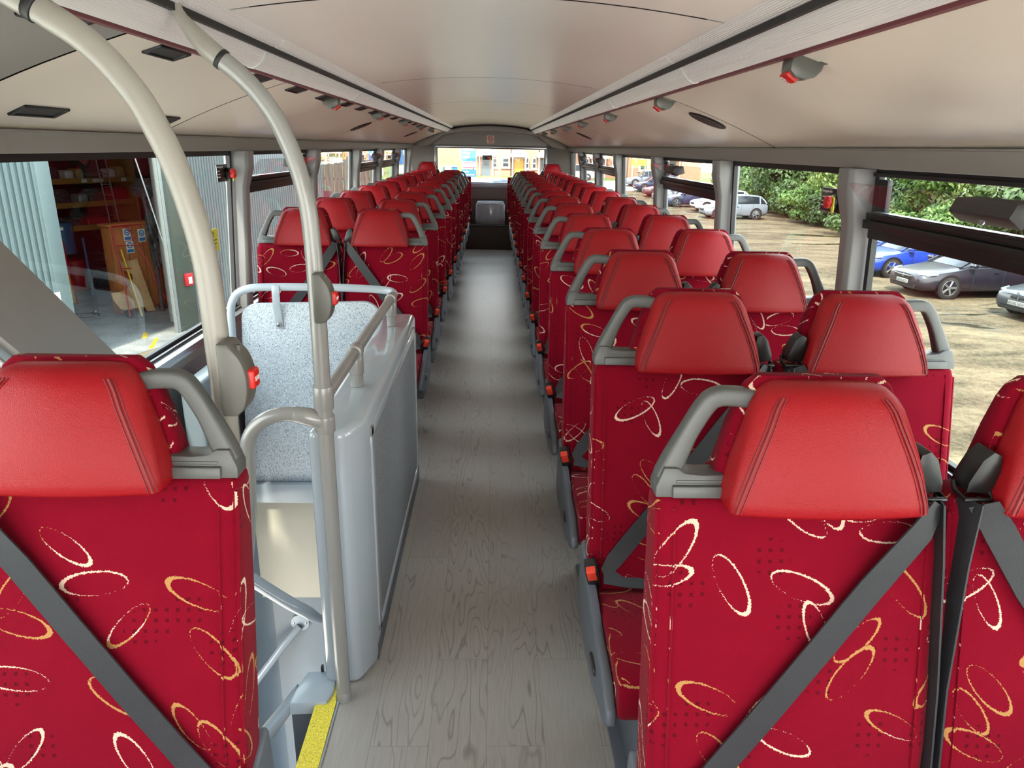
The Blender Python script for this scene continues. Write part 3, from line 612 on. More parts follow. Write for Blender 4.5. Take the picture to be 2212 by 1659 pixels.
B().box(-.055, .055, -.002, .002, -.058, .055).done('plate', M['pinkpl'], t, bev=.001)
b = B(); b.lathe([(.028, 0), (.039, 0), (.039, -.001), (.028, -.001)], (0, -.0025, .012), 'y', 28, caps=False); b.prism([(-.028, .036), (-.022, .042), (.028, -.012), (.022, -.018)], 'y', -.0035, -.0022); b.box(-.02, .018, -.0033, -.0022, .006, .012); b.box(-.04, .04, -.0033, -.0022, -.048, -.041); b.done('symbol', M['redprint'], t)
def emergency(label, loc, rz, w, h, knob, kx=.17):
    t = thing('emergency_exit_sign', label, 'sign', loc, rz)
    B().box(-w/2, w/2, 0, .003, -h/2, h/2).done('plate', M['black'], t, bev=.0008)
    b = B()
    for a, c, z0, z1 in ((-w/2, w/2, h/2-.003, h/2), (-w/2, w/2, -h/2, -h/2+.003), (-w/2, -w/2+.002, -h/2, h/2), (w/2-.002, w/2, -h/2, h/2)): b.box(a, c, -.0008, .001, z0, z1)
    b.done('border', M['alu'], t)
    lettering('Emergency Exit', .0125, M['white'], t, (-w*.46, -.0012, h*.36), (R(90), 0, 0), align='LEFT', squash=.95)
    for k, s in enumerate(('In case of', 'emergency', 'break glass')): lettering(s, .009, M['white'], t, (-w*.46, -.0012, h*(.12-.17*k)), (R(90), 0, 0), align='LEFT', squash=.9)
    if knob:
        k = thing('emergency_hammer_knob', knob, 'knob', loc, rz); x = w*kx
        B().lathe([(.026, 0), (.026, -.014), (.023, -.016)], (x, -.001, -.004), 'y', 28).done('base', M['black'], k)
        B().lathe([(.021, -.014), (.021, -.034), (.016, -.038), (.001, -.038)], (x, -.001, -.004), 'y', 28).done('cap', M['redbtn'], k, bev=.001)
        b = B(); b.prism([(x+.006, .020), (x+.026, .012), (x+.030, -.036), (x+.014, -.040)], 'y', -.022, -.018); b.done('tag', M['yellowtag'], k, bev=.001)
M['yellowtag'] = plain('yellow_tag', 'e6e24a', .5)
emergency('black emergency exit notice stuck on the second right window, beside the pillar', (wx(1, 1.34)-.004, 2.515, 1.338), R(-90), .165, .082, 'round red emergency knob with yellow tab on the right window', .22)
emergency('black emergency exit notice stuck high on the big left window', (wx(-1, 1.35)+.004, 3.445, 1.352), R(90), .14, .078, 'round red emergency knob with yellow tab on the left window', .45)
emergency('small black emergency notice on the rear window glass', (-.093, YB-.004, 1.333), 0, .15, .072, 'round emergency knob in the middle of the rear window')
t = thing('paper_notice', 'bright yellow paper notice taped to the big left window', 'notice', (wx(-1, 1.06)+.004, 3.30, 1.062), R(90))
B().box(-.055, .055, 0, .001, -.05, .05).done('sheet', M['yellowtag'], t)
b = B(); b.lathe([(.010, 0), (.0125, 0), (.0125, -.0006), (.010, -.0006)], (-.005, -.0004, .028), 'y', 20, caps=False); b.prism([(-.012, .020), (-.010, .018), (.003, .036), (.001, .038)], 'y', -.001, -.0004)
for z, a, c in ((.002, -.04, .035), (-.014, -.035, .03), (-.030, -.025, .02)): b.box(a, c, -.001, -.0004, z-.003, z+.001)
b.done('print', M['black'], t)
# overhead bell pushes
def cove_pt(sd, x):  # z on the cove at lateral x
    w = wx(sd, 1.505); e = XC+sd*.685; u = (x-w)/(e-w); return 1.505+.20*u+.012*math.sin(math.pi*u)
def bell(sd, y, label):
    x = XC+sd*.735; z = cove_pt(sd, x)
    t = thing('bell_push', label, 'bell push', (x, y, z), 0, 'overhead bell pushes')
    sl = -sd*.36; b = B()
    def q(u, v): return (sd*(u*math.cos(.36)-v*math.sin(.36)), -(u*math.sin(.36)+v*math.cos(.36)))   # u along the cove outwards, v away from it
    pr = [(-.036, -.004), (.034, -.004), (.036, .012), (.028, .030), (.010, .042), (-.014, .046), (-.031, .037), (-.037, .018)]
    o = b.prism([q(*p) for p in pr], 'y', -.030, .030).done('body', M['boxdark'], t, bev=.004)
    k = [q(*p) for p in ((-.002, .040), (-.028, .034), (-.032, .046), (-.004, .054))]
    B().prism(k, 'y', -.018, .026).done('stop_button', M['redbtn'], o, bev=.002)
    B().prism([q(*p) for p in ((-.038, -.006), (.038, -.006), (.038, -.001), (-.038, -.001))], 'y', -.042, .042).done('back_plate', M['grey'], t, bev=.002)
    c = q(-.019, .0505); L = lettering('STOP', .011, M['white'], o, (c[0], .004, c[1]), (0, 0, 0), depth=.0004)
    n = Vector((q(-.020, 1)[0]-q(-.020, 0)[0], 0, q(-.020, 1)[1]-q(-.020, 0)[1])).normalized(); yv = Vector((0, 1, 0)) if sd > 0 else Vector((0, -1, 0)); n = (n+Vector((q(-1, 0)[0], 0, q(-1, 0)[1]))*.28).normalized(); xv = yv.cross(n).normalized()
    L.rotation_euler = Matrix((xv, yv, n)).transposed().to_euler(); L.location = L.location+n*.003
    B().lathe([(.005, 0), (.0055, -.0015), (.001, -.0015)], (q(.008, .0415)[0], -.012, q(.008, .0415)[1]), 'z', 10).done('lens', M['black'], o)
for i, y in enumerate((1.73, 3.10, 4.50, 5.88, 7.16, 8.70, 10.2)): bell(1, y, 'grey overhead bell push under the right lamp strip, %s from the front' % NTH[i])
for i, y in enumerate((3.62, 5.0, 6.45, 7.87, 9.28)): bell(-1, y, 'grey overhead bell push under the left lamp strip, %s from the front' % NTH[i])
# vents and speakers in the coves
def on_cove(sd, x, y):
    e = .004; a = cove_pt(sd, x-e); c = cove_pt(sd, x+e); return Vector((x, y, cove_pt(sd, x))), math.atan2(c-a, 2*e)
def vent(x, y, ln, label):
    p, an = on_cove(-1, x, y); t = thing('air_vent', label, 'vent', p, 0, 'air vents in the left cove'); t.rotation_euler = (0, -an, 0)
    b = B(); b.box(-.026, -.018, -ln/2, ln/2, -.006, .004); b.box(.018, .026, -ln/2, ln/2, -.006, .004); b.box(-.026, .026, -ln/2, -ln/2+.014, -.006, .004); b.box(-.026, .026, ln/2-.014, ln/2, -.006, .004)
    b.done('frame', M['rubber'], t, bev=.003); B().box(-.02, .02, -ln/2+.01, ln/2-.01, -.002, .004).done('grille', M['dark'], t)
for i, (x, y) in enumerate(((-.765, 1.40), (-.775, 1.865), (-.768, 2.53), (-.770, 3.01), (-.77, 3.49), (-.77, 4.01), (-.77, 4.44), (-.77, 4.90), (-.77, 5.45), (-.77, 5.90), (-.77, 6.40), (-.77, 6.9), (-.77, 7.4), (-.77, 7.9), (-.77, 8.4))):
    vent(x, y, .165, 'black air vent in the left cove under the lamp strip, %s from the front' % NTH[i])
vent(-1.135, 1.93, .19, 'black air vent low in the left cove above the window, nearest one')
vent(-1.125, 2.62, .15, 'black air vent low in the left cove, behind the thick pole')
def speaker(sd, y, label):
    p, an = on_cove(sd, XC+sd*.945, y); t = thing('ceiling_speaker', label, 'speaker', p, 0, 'ceiling speakers'); t.rotation_euler = (0, -an, 0)
    B().lathe([(.078, .004), (.084, .002), (.085, -.004), (.080, -.007), (.074, -.006)], (0, 0, 0), 'z', 32).done('rim', M['rubber'], t); B().lathe([(.075, .002), (.075, -.004), (.05, -.006), (.001, -.007)], (0, 0, 0), 'z', 32).done('grille', M['dark'], t)
for sd, y, l in ((1, 3.20, 'large dark round speaker in the right cove, nearer one'), (1, 7.54, 'dark round speaker in the right cove, farther one'), (-1, 5.60, 'dark round speaker in the left cove, nearer one'), (-1, 8.92, 'dark round speaker in the left cove, farther one')): speaker(sd, y, l)
# ---------------------------------------------------------------- outside: materials
GZ = -2.5; DIM = .58; EX = .72
def gravel():
    k = N('wet_gravel'); o = k.obj(); mp = k.n('Mapping'); mp.inputs['Scale'].default_value = (.35, 1.0, 1); mp.inputs['Rotation'].default_value = (0, 0, .5); k.l(o, mp.inputs[0])
    a = k.noise(mp.outputs[0], .9, 6, .62, .6); b = k.noise(o, 9, 4, .7); c = k.noise(o, 26, 3, .7)
    t = k.math('ADD', k.math('MULTIPLY', a, .48), k.math('ADD', k.math('MULTIPLY', b, .28), k.math('MULTIPLY', c, .24)))
    col = k.mix(k.mapr(t, .40, .60), (.028, .021, .011, 1), (.135, .105, .064, 1)); p = k.mapr(k.noise(mp.outputs[0], .33, 4, .55, .8), .60, .63)
    k.set(col=k.mix(p, col, (.03, .025, .014, 1)), rough=k.mapr(p, 0, 1, .85, .08), spec=k.mapr(p, 0, 1, .12, .4)); k.bump(k.math('MULTIPLY', t, k.math('SUBTRACT', 1, p)), .6, .06); return k.mat
def flatnoise(name, a, b, sc, rough=.8, dt=4, stretch=None):
    k = N(name); o = k.obj(); v = o
    if stretch: mp = k.n('Mapping'); mp.inputs['Scale'].default_value = stretch; k.l(o, mp.inputs[0]); v = mp.outputs[0]
    k.set(col=k.mix(k.mapr(k.noise(v, sc, dt, .6), .35, .65), [x*EX for x in a]+[1], [x*EX for x in b]+[1]), rough=rough, spec=.3); return k.mat
def leafmat(name, a, b):
    k = N(name); g = k.n('NewGeometry'); r = g.outputs['Random Per Island']; c = k.mix(r, [x*.8 for x in a]+[1], [x*.8 for x in b]+[1]); k.set(col=c, rough=.5, spec=.35)
    tl = k.n('BsdfTranslucent'); k.l(c, tl.inputs[0]); mx = k.n('MixShader'); mx.inputs[0].default_value = .3; k.l(k.b.outputs[0], mx.inputs[1]); k.l(tl.outputs[0], mx.inputs[2]); k.l(mx.outputs[0], k.out.inputs[0]); return k.mat
def brickmat():
    k = N('red_brick'); o = k.obj(); s = k.n('SeparateXYZ'); k.l(o, s.inputs[0]); c = k.n('CombineXYZ'); k.l(k.math('ADD', s.outputs[0], s.outputs[1]), c.inputs[0]); k.l(s.outputs[2], c.inputs[1])
    br = k.n('TexBrick'); k.l(c.outputs[0], br.inputs['Vector']); br.inputs['Color1'].default_value = (.30, .115, .06, 1); br.inputs['Color2'].default_value = (.37, .15, .085, 1); br.inputs['Mortar'].default_value = (.34, .26, .2, 1)
    br.inputs['Scale'].default_value = 1; br.inputs['Brick Width'].default_value = .23; br.inputs['Row Height'].default_value = .075; br.inputs['Mortar Size'].default_value = .008; k.set(col=br.outputs['Color'], rough=.85, spec=.2); return k.mat
def paint(name, c, metal=0):
    k = N(name); k.set(col=[x*.8 for x in c]+[1], rough=.3, metal=metal, coat=.35, coatr=.08); return k.mat
X = {}
X['gravel'] = gravel(); X['conc'] = flatnoise('garage_concrete', (.13, .135, .13), (.24, .24, .225), 1.6, .7); X['road'] = flatnoise('pale_road', (.34, .33, .31), (.42, .41, .39), 3); X['bounce'] = flatnoise('pale_bounce_concrete', (.68, .64, .57), (.82, .77, .70), 2, .8); X['grass'] = flatnoise('grass', (.07, .115, .025), (.17, .2, .055), 8)
X['sheet'] = plain('galvanised_sheet', '6d8083', .45, metal=.15, var=.05, scale=2); X['sheet2'] = plain('weathered_sheet', '666f73', .4, metal=.3, var=.12, scale=3); X['green'] = plain('dark_green_steel', '3c4a42', .5, var=.12, scale=4); X['trimw'] = plain('flaking_white_paint', '868e8e', .5, var=.12, scale=9)
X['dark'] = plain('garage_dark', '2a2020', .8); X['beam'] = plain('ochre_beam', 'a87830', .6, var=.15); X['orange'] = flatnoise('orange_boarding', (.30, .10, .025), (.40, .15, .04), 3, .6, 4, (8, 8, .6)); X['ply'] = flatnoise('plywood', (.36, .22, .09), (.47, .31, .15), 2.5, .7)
X['red'] = plain('red_paint', 'b3202a', .4); X['yel'] = plain('yellow_paint', 'e0b81e', .5, var=.1); X['blue'] = plain('blue_paint', '2f6496', .5); X['steel'] = plain('galvanised_pole', 'a9adab', .4, metal=.4, var=.1); X['rope'] = plain('pale_rope', 'b9bcbc', .7)
X['junk'] = flatnoise('dark_jumble', (.015, .015, .017), (.07, .065, .065), 12, .6); X['signblue'] = plain('sign_blue', '2f74b8', .5); X['plate'] = plain('plate_white', 'a5a5a0', .5, var=.02); X['wht'] = plain('white_board', 'ecece8', .5, var=.02); X['pink'] = plain('pink_red_board', 'd84a68', .5); X['brick'] = brickmat()
X['roof'] = flatnoise('roof_tiles', (.10, .06, .05), (.16, .10, .08), 14); X['doory'] = plain('yellow_door', 'd9a43a', .4); X['doorg'] = plain('slate_door', '56656b', .4); X['fence'] = flatnoise('weathered_fence', (.075, .058, .05), (.14, .11, .095), 5, .8, 3, (6, 6, .3)); X['tan'] = plain('tan_fence', 'd3a466', .6)
X['tyre'] = plain('tyre', '191817', .8, var=.15); X['rim'] = plain('alloy_rim', '9b9ea0', .3, metal=.6); X['cglass'] = plain('car_glass', '20292f', .08, var=.1); X['lamp'] = plain('headlamp', '8f969a', .12, var=.1); X['bark'] = plain('bark', '4a3a2c', .9, var=.2); X['rubble'] = flatnoise('rubble', (.25, .24, .22), (.5, .48, .45), 5)
L1 = leafmat('leaf_mid', (.05, .115, .018), (.15, .24, .055)); L2 = leafmat('leaf_light', (.10, .17, .03), (.26, .33, .09)); L3 = leafmat('leaf_dark', (.035, .075, .018), (.10, .15, .045))
# ---------------------------------------------------------------- ground
def gz(x, y): return GZ+max(0, min(1, (y-58)/14))*.83
b = B(); b.grid(lambda u, v: (-70+170*u, -45+115*v, gz(0, -45+115*v)), 4, 60); stru(b.done('ground_yard', X['gravel']))
b = B(); b.box(-60, 60, -60, 3.0, GZ-.05, GZ+.03); stru(b.done('ground_bounce_slab', X['bounce']))  # added pale slab out of view, bounces daylight through the windscreen onto the ceiling
b = B(); b.grid(lambda u, v: (-70+170*u, 66+11*v, gz(0, 66+11*v)+.02), 4, 14); stru(b.done('ground_road', X['road']))
b = B(); b.grid(lambda u, v: (-70+170*u, 77+40*v, gz(0, 77+40*v)+.03), 4, 4); o = stru(b.done('ground_lawn', X['grass']))
# ---------------------------------------------------------------- garage, in its own frame: s along the front, w inwards, z up
GO = Vector((-6.75, 15.4, GZ)); GA = math.atan2(.912, .41)
gd = Vector((.41, .912, 0)).normalized(); gn = Vector((-.912, .41, 0)).normalized()
GM = Matrix(((gd.x, gn.x, 0, GO.x), (gd.y, gn.y, 0, GO.y), (0, 0, 1, GO.z), (0, 0, 0, 1)))
def gt(name, label, cat, s=0, w=0, z=0, rz=0, group=None):
    p = GM @ Vector((s, w, z)); return thing(name, label, cat, p, GA+rz, group)
g = gt('garage', 'corrugated metal workshop with an open doorway beside the bus', 'building')
def corr(b, s0, s1, z0, z1, pitch, dep, kind):
    n = max(2, int((s1-s0)/pitch)); pts = []
    for i in range(n):
        a = s0+(s1-s0)*i/n; p = (s1-s0)/n
        if kind == 'trap': pts += [(a, 0), (a+p*.40, 0), (a+p*.5, -dep), (a+p*.9, -dep)]
        else: pts += [(a+p*j/8, -dep*.5*(1-math.cos(2*math.pi*j/8))) for j in range(8)]
    pts.append((s1, 0)); b.loft([[(s, w, z) for s, w in pts] for z in (z0, z1)], closed=False)
b = B(); corr(b, -15, -2.73, 0, 6, .115, .035, 'trap'); b.done('left_cladding', X['sheet'], g, ang=20)
B().box(-2.74, -2.48, -.05, .06, 0, 6).done('corner_flashing', X['sheet'], g, bev=.01)
b = B(); corr(b, .40, 5.2, 0, 6, .076, .022, 'sine'); b.done('right_cladding', X['sheet2'], g, ang=60)
b = B(); b.box(-.13, .40, -.03, .10, 0, 4.6); b.m(1); b.box(-.215, -.13, -.05, .06, 0, 4.6); b.done('door_leaf', [X['green'], X['trimw']], g, bev=.006)
b = B(); b.box(-2.5, .45, .0, .15, 4.6, 6); b.done('lintel', X['sheet'], g)
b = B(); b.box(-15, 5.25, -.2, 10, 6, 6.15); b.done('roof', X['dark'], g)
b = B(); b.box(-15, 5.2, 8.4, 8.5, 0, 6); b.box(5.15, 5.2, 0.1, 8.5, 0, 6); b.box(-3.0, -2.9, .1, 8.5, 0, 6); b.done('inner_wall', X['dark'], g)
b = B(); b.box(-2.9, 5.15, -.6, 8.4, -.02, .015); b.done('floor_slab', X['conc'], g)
b = B(); b.box(-.06, .46, .30, .56, .012, .9) if 0 else None; b.prism([(-.9, .28), (-.55, .62), (-.48, .55), (-.82, .22)], 'z', .015, .018); b.prism([(-1.4, -.5), (-.75, .05), (-.70, .0), (-1.34, -.55)], 'z', .015, .018); b.done('floor_line', X['yel'], g)
t = gt('door_post', 'galvanised post inside the garage doorway with a small warning plate', 'post', .56, .9)
B().tube([(0, 0, 0), (0, 0, 4.5)], .10, 16).done('post', X['steel'], t)
b = B(); b.box(-.12, .02, -.125, -.115, 1.72, 2.0); b.m(1); b.box(-.10, .0, -.128, -.124, 1.89, 1.97); b.m(2); b.box(-.06, -.04, -.128, -.124, 1.76, 1.84); b.done('warning_plate', [X['wht'], X['red'], X['junk']], t)
B().box(.085, .10, -.06, .03, 0, 3.6).done('edge_stripe', X['yel'], t)
t = gt('warning_sign', 'white plate with yellow triangle on the corrugated wall', 'sign', -2.83, -.045, 1.15)
B().box(-.16, .13, -.006, .0, -.28, .20).done('plate', X['wht'], t)
b = B(); b.prism([(-.13, -.10), (.10, -.10), (-.015, .10)], 'y', -.008, -.006); b.m(1); b.prism([(-.02, -.06), (0, -.02), (-.025, -.02), (-.01, .05)], 'y', -.0095, -.008); b.done('triangle', [X['yel'], X['junk']], t)
t = gt('fire_point', 'small red and white fire point box on the dark door', 'box', .23, -.05, 1.12)
b = B(); b.box(-.09, .09, -.05, .02, -.13, .13); b.m(1); b.box(-.05, .05, -.053, -.049, -.09, .06); b.done('box', [X['red'], X['wht']], t, bev=.008)
# shelving rack with its load
t = gt('shelf_rack', 'tall rack with ochre beams at the back of the garage', 'shelving', 0, 6)
for z in (1.66, 2.28, 2.90, 3.54): B().box(1.3, 4.35, 0, .06, z-.07, z+.07).done('beam', X['beam'], t)
for s in (1.72, 4.3): B().box(s-.05, s+.05, -.02, 1.0, 0, 4.3).done('upright', X['beam'], t)
for z in (1.70, 2.32, 2.94, 3.58): B().box(1.3, 4.35, .06, 1.0, z-.02, z).done('shelf', X['dark'], t)
for k, (s, z) in enumerate(((2.72, 2.90), (3.05, 2.90), (3.22, 2.90), (3.95, 2.90), (3.9, 3.54), (2.6, 3.54))): B().box(s-.08, s+.08, -.006, 0, z-.045, z+.045).done('price_card', X['wht'], t)
cols = [('cardboard', X['ply']), ('grey', X['steel']), ('dark', X['junk']), ('white', X['wht']), ('dark red', X['red']), ('blue', X['blue'])]
for k, (s, z, w_, h_, c) in enumerate(((2.0, 2.95, .35, .30, 2), (2.45, 2.95, .25, .22, 3), (2.75, 2.95, .22, .26, 0), (3.2, 2.95, .5, .2, 2), (3.75, 2.95, .22, .24, 3), (4.05, 2.95, .25, .3, 0), (2.1, 2.33, .5, .35, 2), (2.75, 2.33, .28, .22, 1), (3.2, 2.33, .55, .3, 2), (3.9, 2.33, .6, .36, 4), (2.3, 1.71, .6, .22, 2), (3.1, 1.71, .7, .2, 4), (2.2, 3.59, .5, .4, 2), (3.0, 3.59, .5, .3, 4))):
    b = B(); b.loft([rrect(-w_/2, w_/2, 0, .4, .05, 0, 3), rrect(-w_/2*1.0, w_/2*.96, .0, .4, .05, h_*.8, 3), rrect(-w_/2*.8, w_/2*.8, .04, .36, .06, h_, 3)])
    p = GM @ Vector((s, 6.15, z)); o = b.done('storage_box', cols[c][1]); o.location = p; o.rotation_euler = (0, 0, GA)
    tag(o, '%s %s on shelf %d of the garage rack, %s from the left' % (cols[c][0], 'bundle' if c in (2, 4) else 'box', 1+int(round((z-1.71)/.62)), NTH[k]), 'box', 'things stored on the rack')
t = gt('ladder', 'pale aluminium ladder leaning in front of the rack', 'ladder', 3.2, 5.5)
for s in (-.14, .14): B().tube([(s, 0, 0), (s, .35, 3.45)], .018, 8).done('rail', X['steel'], t)
for k in range(11): B().tube([(-.14, .03*k+.02, .28*(k+1)), (.14, .03*k+.02, .28*(k+1))], .012, 6).done('rung', X['steel'], t)
# orange cabinet
t = gt('orange_cabinet', 'large orange boarded cabinet with blue and white safety signs', 'cabinet', 0, 2.5)
b = B(); b.box(.50, 2.45, 0, .3, .05, 2.06); b.done('carcass', X['orange'], t, bev=.01)
b = B()
for s in (.92, 1.35, 1.78, 2.2): b.box(s-.006, s+.006, -.004, .0, .06, 2.04)
b.done('board_joints', X['dark'], t)
b = B(); b.box(.46, 2.49, -.03, .33, 2.06, 2.12); b.box(.5, 2.45, .02, .28, 0, .06); b.done('frame', X['orange'], t, bev=.006)
for k, (s, z, h_) in enumerate(((.94, 1.855, .29), (.97, 1.555, .27), (1.34, 1.80, .30), (1.80, 1.74, .31))):
    q = gt('safety_sign', ('blue and white mask sign, upper left on the orange cabinet', 'blue and white goggles sign, lower left on the orange cabinet', 'blue and white sign half hidden in the middle of the orange cabinet', 'blue and white sign at the right of the orange cabinet')[k], 'sign', s, 2.494, z, 0, 'safety signs on the cabinet')
    B().box(-.10, .10, -.004, .003, -h_/2, h_/2).done('plate', X['wht'], q)
    b = B(); b.lathe([(.001, -.006), (.075, -.006), (.075, -.004)], (0, 0, h_*.17), 'y', 24); b.box(-.085, .085, -.006, -.004, -h_*.44, -h_*.18); b.m(1); b.lathe([(.001, -.007), (.048, -.007), (.048, -.006)], (0, 0, h_*.17), 'y', 18); b.m(0); b.box(-.03, .03, -.008, -.007, h_*.17-.02, h_*.17+.012); b.done('symbol', [X['signblue'], X['wht']], q)
# plywood cut-out leaning on the cabinet
pts = [(.49, 1.26), (.54, 1.09), (.62, 1.03), (.70, .99), (.74, .95), (.75, .89), (.73, .83), (.63, .71), (.46, .62), (.27, .60), (.09, .61), (.10, .44), (.22, .22), (.34, .16), (.73, .16), (.87, .14), (.92, .02), (1.14, .0), (.98, 1.28)]
o = B().prism(pts, 'y', 0, .018).done('plywood_panel', X['ply']); o.location = GM @ Vector((0, 2.15, .02)); o.rotation_euler = (R(-8), 0, GA); tag(o, 'cut-out sheet of plywood with a curved notch leaning on the orange cabinet', 'board')
# red tube trolley
t = gt('trolley', 'red tubular hand trolley standing at the orange cabinet', 'trolley', 0, 2.0)
b = B(); b.tube(arc([(.40, .3, 2.1), (.39, .25, 1.6), (.36, .1, 1.16), (.28, .0, .6), (.30, 0, .05)], 3), .016, 8); b.tube(arc([(.41, .3, 2.09), (.83, .3, 2.03), (1.0, .2, 1.5), (1.10, .1, 1.15), (1.19, 0, .59), (1.37, -.1, .2)], 3), .016, 8); b.tube([(.40, .28, 1.66), (1.16, .2, 1.61)], .012, 8); b.tube([(.36, .1, 1.16), (.6, .1, 1.14)], .014, 8); b.tube([(.41, .3, 2.10), (1.2, .35, 2.07)], .014, 8); b.done('frame', X['red'], t)
for s in (.35, 1.30): B().lathe([(.001, -.03), (.09, -.03), (.10, -.015), (.10, .015), (.09, .03), (.001, .03)], (s, .1, .10), 'x', 20).done('wheel', X['tyre'], t)
o = B().tube([(0, 0, 0), (-.06, .3, 1.55)], .018, 8).done('yellow_bar', X['yel']); o.location = GM @ Vector((.58, 1.95, .02)); o.rotation_euler = (0, 0, GA); tag(o, 'bright yellow bar leaning on the orange cabinet', 'bar')
# dark engine harness on a stand
t = gt('engine_stand', 'black bundle of engine parts hanging before the orange cabinet', 'machine', 1.22, 1.9)
for k in range(24):
    x0, y0, x1, y1 = rnd.uniform(-.30, .30), rnd.uniform(-.15, .12), rnd.uniform(-.14, .20), rnd.uniform(-.1, .1); zt = rnd.uniform(2.3, 3.05); zm = rnd.uniform(1.5, 2.0)
    B().tube(arc([(x0, y0, zt), (x0*1.1+rnd.uniform(-.08, .08), y0-.05, (zt+zm)/2), (x1, y1, zm), (x1*.8, y1, rnd.uniform(1.1, 1.35))], 3), [rnd.uniform(.03, .05), .06, .05, .06, .045, .05, .055, .04, .045, .03], 7).done('harness', X['junk'], t)
b = B(); b.loft([rrect(-.34, .30, -.2, .2, .1, 2.75, 3), rrect(-.40, .34, -.24, .22, .12, 2.95, 3), rrect(-.2, .3, -.15, .2, .1, 3.15, 3)]); b.lathe([(.05, -.06), (.14, -.06), (.16, 0), (.14, .06), (.05, .06)], (.05, -.2, 2.55), 'y', 18); b.done('engine_block', X['junk'], t)
for k in range(5): B().tube(arc([(.1*k-.25, -.05, 2.3), (.16*k-.3, -.12, 1.8), (.06*k-.1, -.1, 1.3)], 4), .022, 8).done('hose', X['junk'], t)
B().tube([(0, .1, 0), (0, .1, 1.2)], .05, 10).done('stand', X['junk'], t)
o = B().tube([(-.45, 0, 4.2), (-.45, 0, 3.81), (.17, 0, 1.24)], .014, 8).done('door_chain', X['rope']); o.location = GM @ Vector((0, .3, 0)); o.rotation_euler = (0, 0, GA); tag(o, 'pale chain slanting down inside the garage doorway', 'chain')
# jack, boards, sticks
t = gt('workshop_jack', 'tall red and yellow lifting jack left of the garage doorway', 'jack', .58, 4.3)
B().tube([(0, 0, .8), (0, 0, 1.62)], .05, 12).done('cylinder', X['red'], t); B().tube([(0, 0, .1), (0, 0, .82)], .042, 12).done('ram', X['yel'], t); B().tube([(0, 0, 1.6), (-.02, 0, 1.9)], .02, 8).done('rod', X['junk'], t); B().box(-.09, .06, -.05, .05, 1.88, 1.95).done('pad', X['wht'], t)
for s in (-.22, .24): B().tube([(0, 0, 1.0), (s, -.2 if s < 0 else .1, .0)], .016, 8).done('leg', X['red'], t)
o = B().box(.62, .90, 0, .02, 0, 1.22).done('board', X['ply']); o.location = GM @ Vector((0, 4.6, .0)); o.rotation_euler = (R(-6), 0, GA); tag(o, 'plain plywood board standing behind the red jack', 'board')
o = B().tube([(0, 0, 0), (.1, .2, 1.5)], .03, 10).done('blue_pole', X['blue']); o.location = GM @ Vector((1.7, 5.0, .02)); o.rotation_euler = (0, 0, GA); tag(o, 'blue pole standing on the garage floor', 'pole')
o = B().tube([(.3*math.cos(R(a)), .24*math.sin(R(a)), .03) for a in range(0, 345, 15)], .014, 8).done('floor_cable', M['rubber']); o.location = GM @ Vector((.0, 3.1, 0)); tag(o, 'black cable looped on the garage floor', 'cable')
for k, (s, w, z, c, l) in enumerate(((2.1, 6.1, 0, 'red', 'red drum under the left of the rack'), (2.75, 5.9, 0, 'junk', 'black crate under the middle of the rack'), (3.4, 6.1, 0, 'red', 'red crate under the right of the rack'), (1.95, 6.2, 1.0, 'blue', 'blue drum on a shelf low in the rack'))):
    o = B().lathe([(.001, 0), (.28, 0), (.30, .03), (.29, .4), (.30, .8), (.27, .83), (.001, .83)], (0, 0, 0), 'z', 20).done('drum' if 'drum' in l else 'crate', X[c]); o.location = GM @ Vector((s, w, z+.015)); tag(o, l, 'drum' if 'drum' in l else 'crate')
    if 'crate' in l: o.scale = (1.3, .8, .7)
for k in range(26):
    s, w, z = .75+rnd.random()*1.6, -1.0+rnd.random()*.75, 0; q = .12+.14*rnd.random(); lay = k // 9
    o = B().loft([[(q*rr*math.cos(R(j*60+17*k))*(1+.3*math.sin(j*k)), q*rr*math.sin(R(j*60+17*k)), q*h) for j in range(6)] for rr, h in ((.6, 0), (1, .35), (.8, .8), (.3, 1.05))]).done('rubble_block', X['rubble'])
    o.location = GM @ Vector((s, w, .20*lay-.02)); tag(o, 'pale lump in the rubble pile against the corrugated wall', 'rubble', 'rubble pile by the garage')
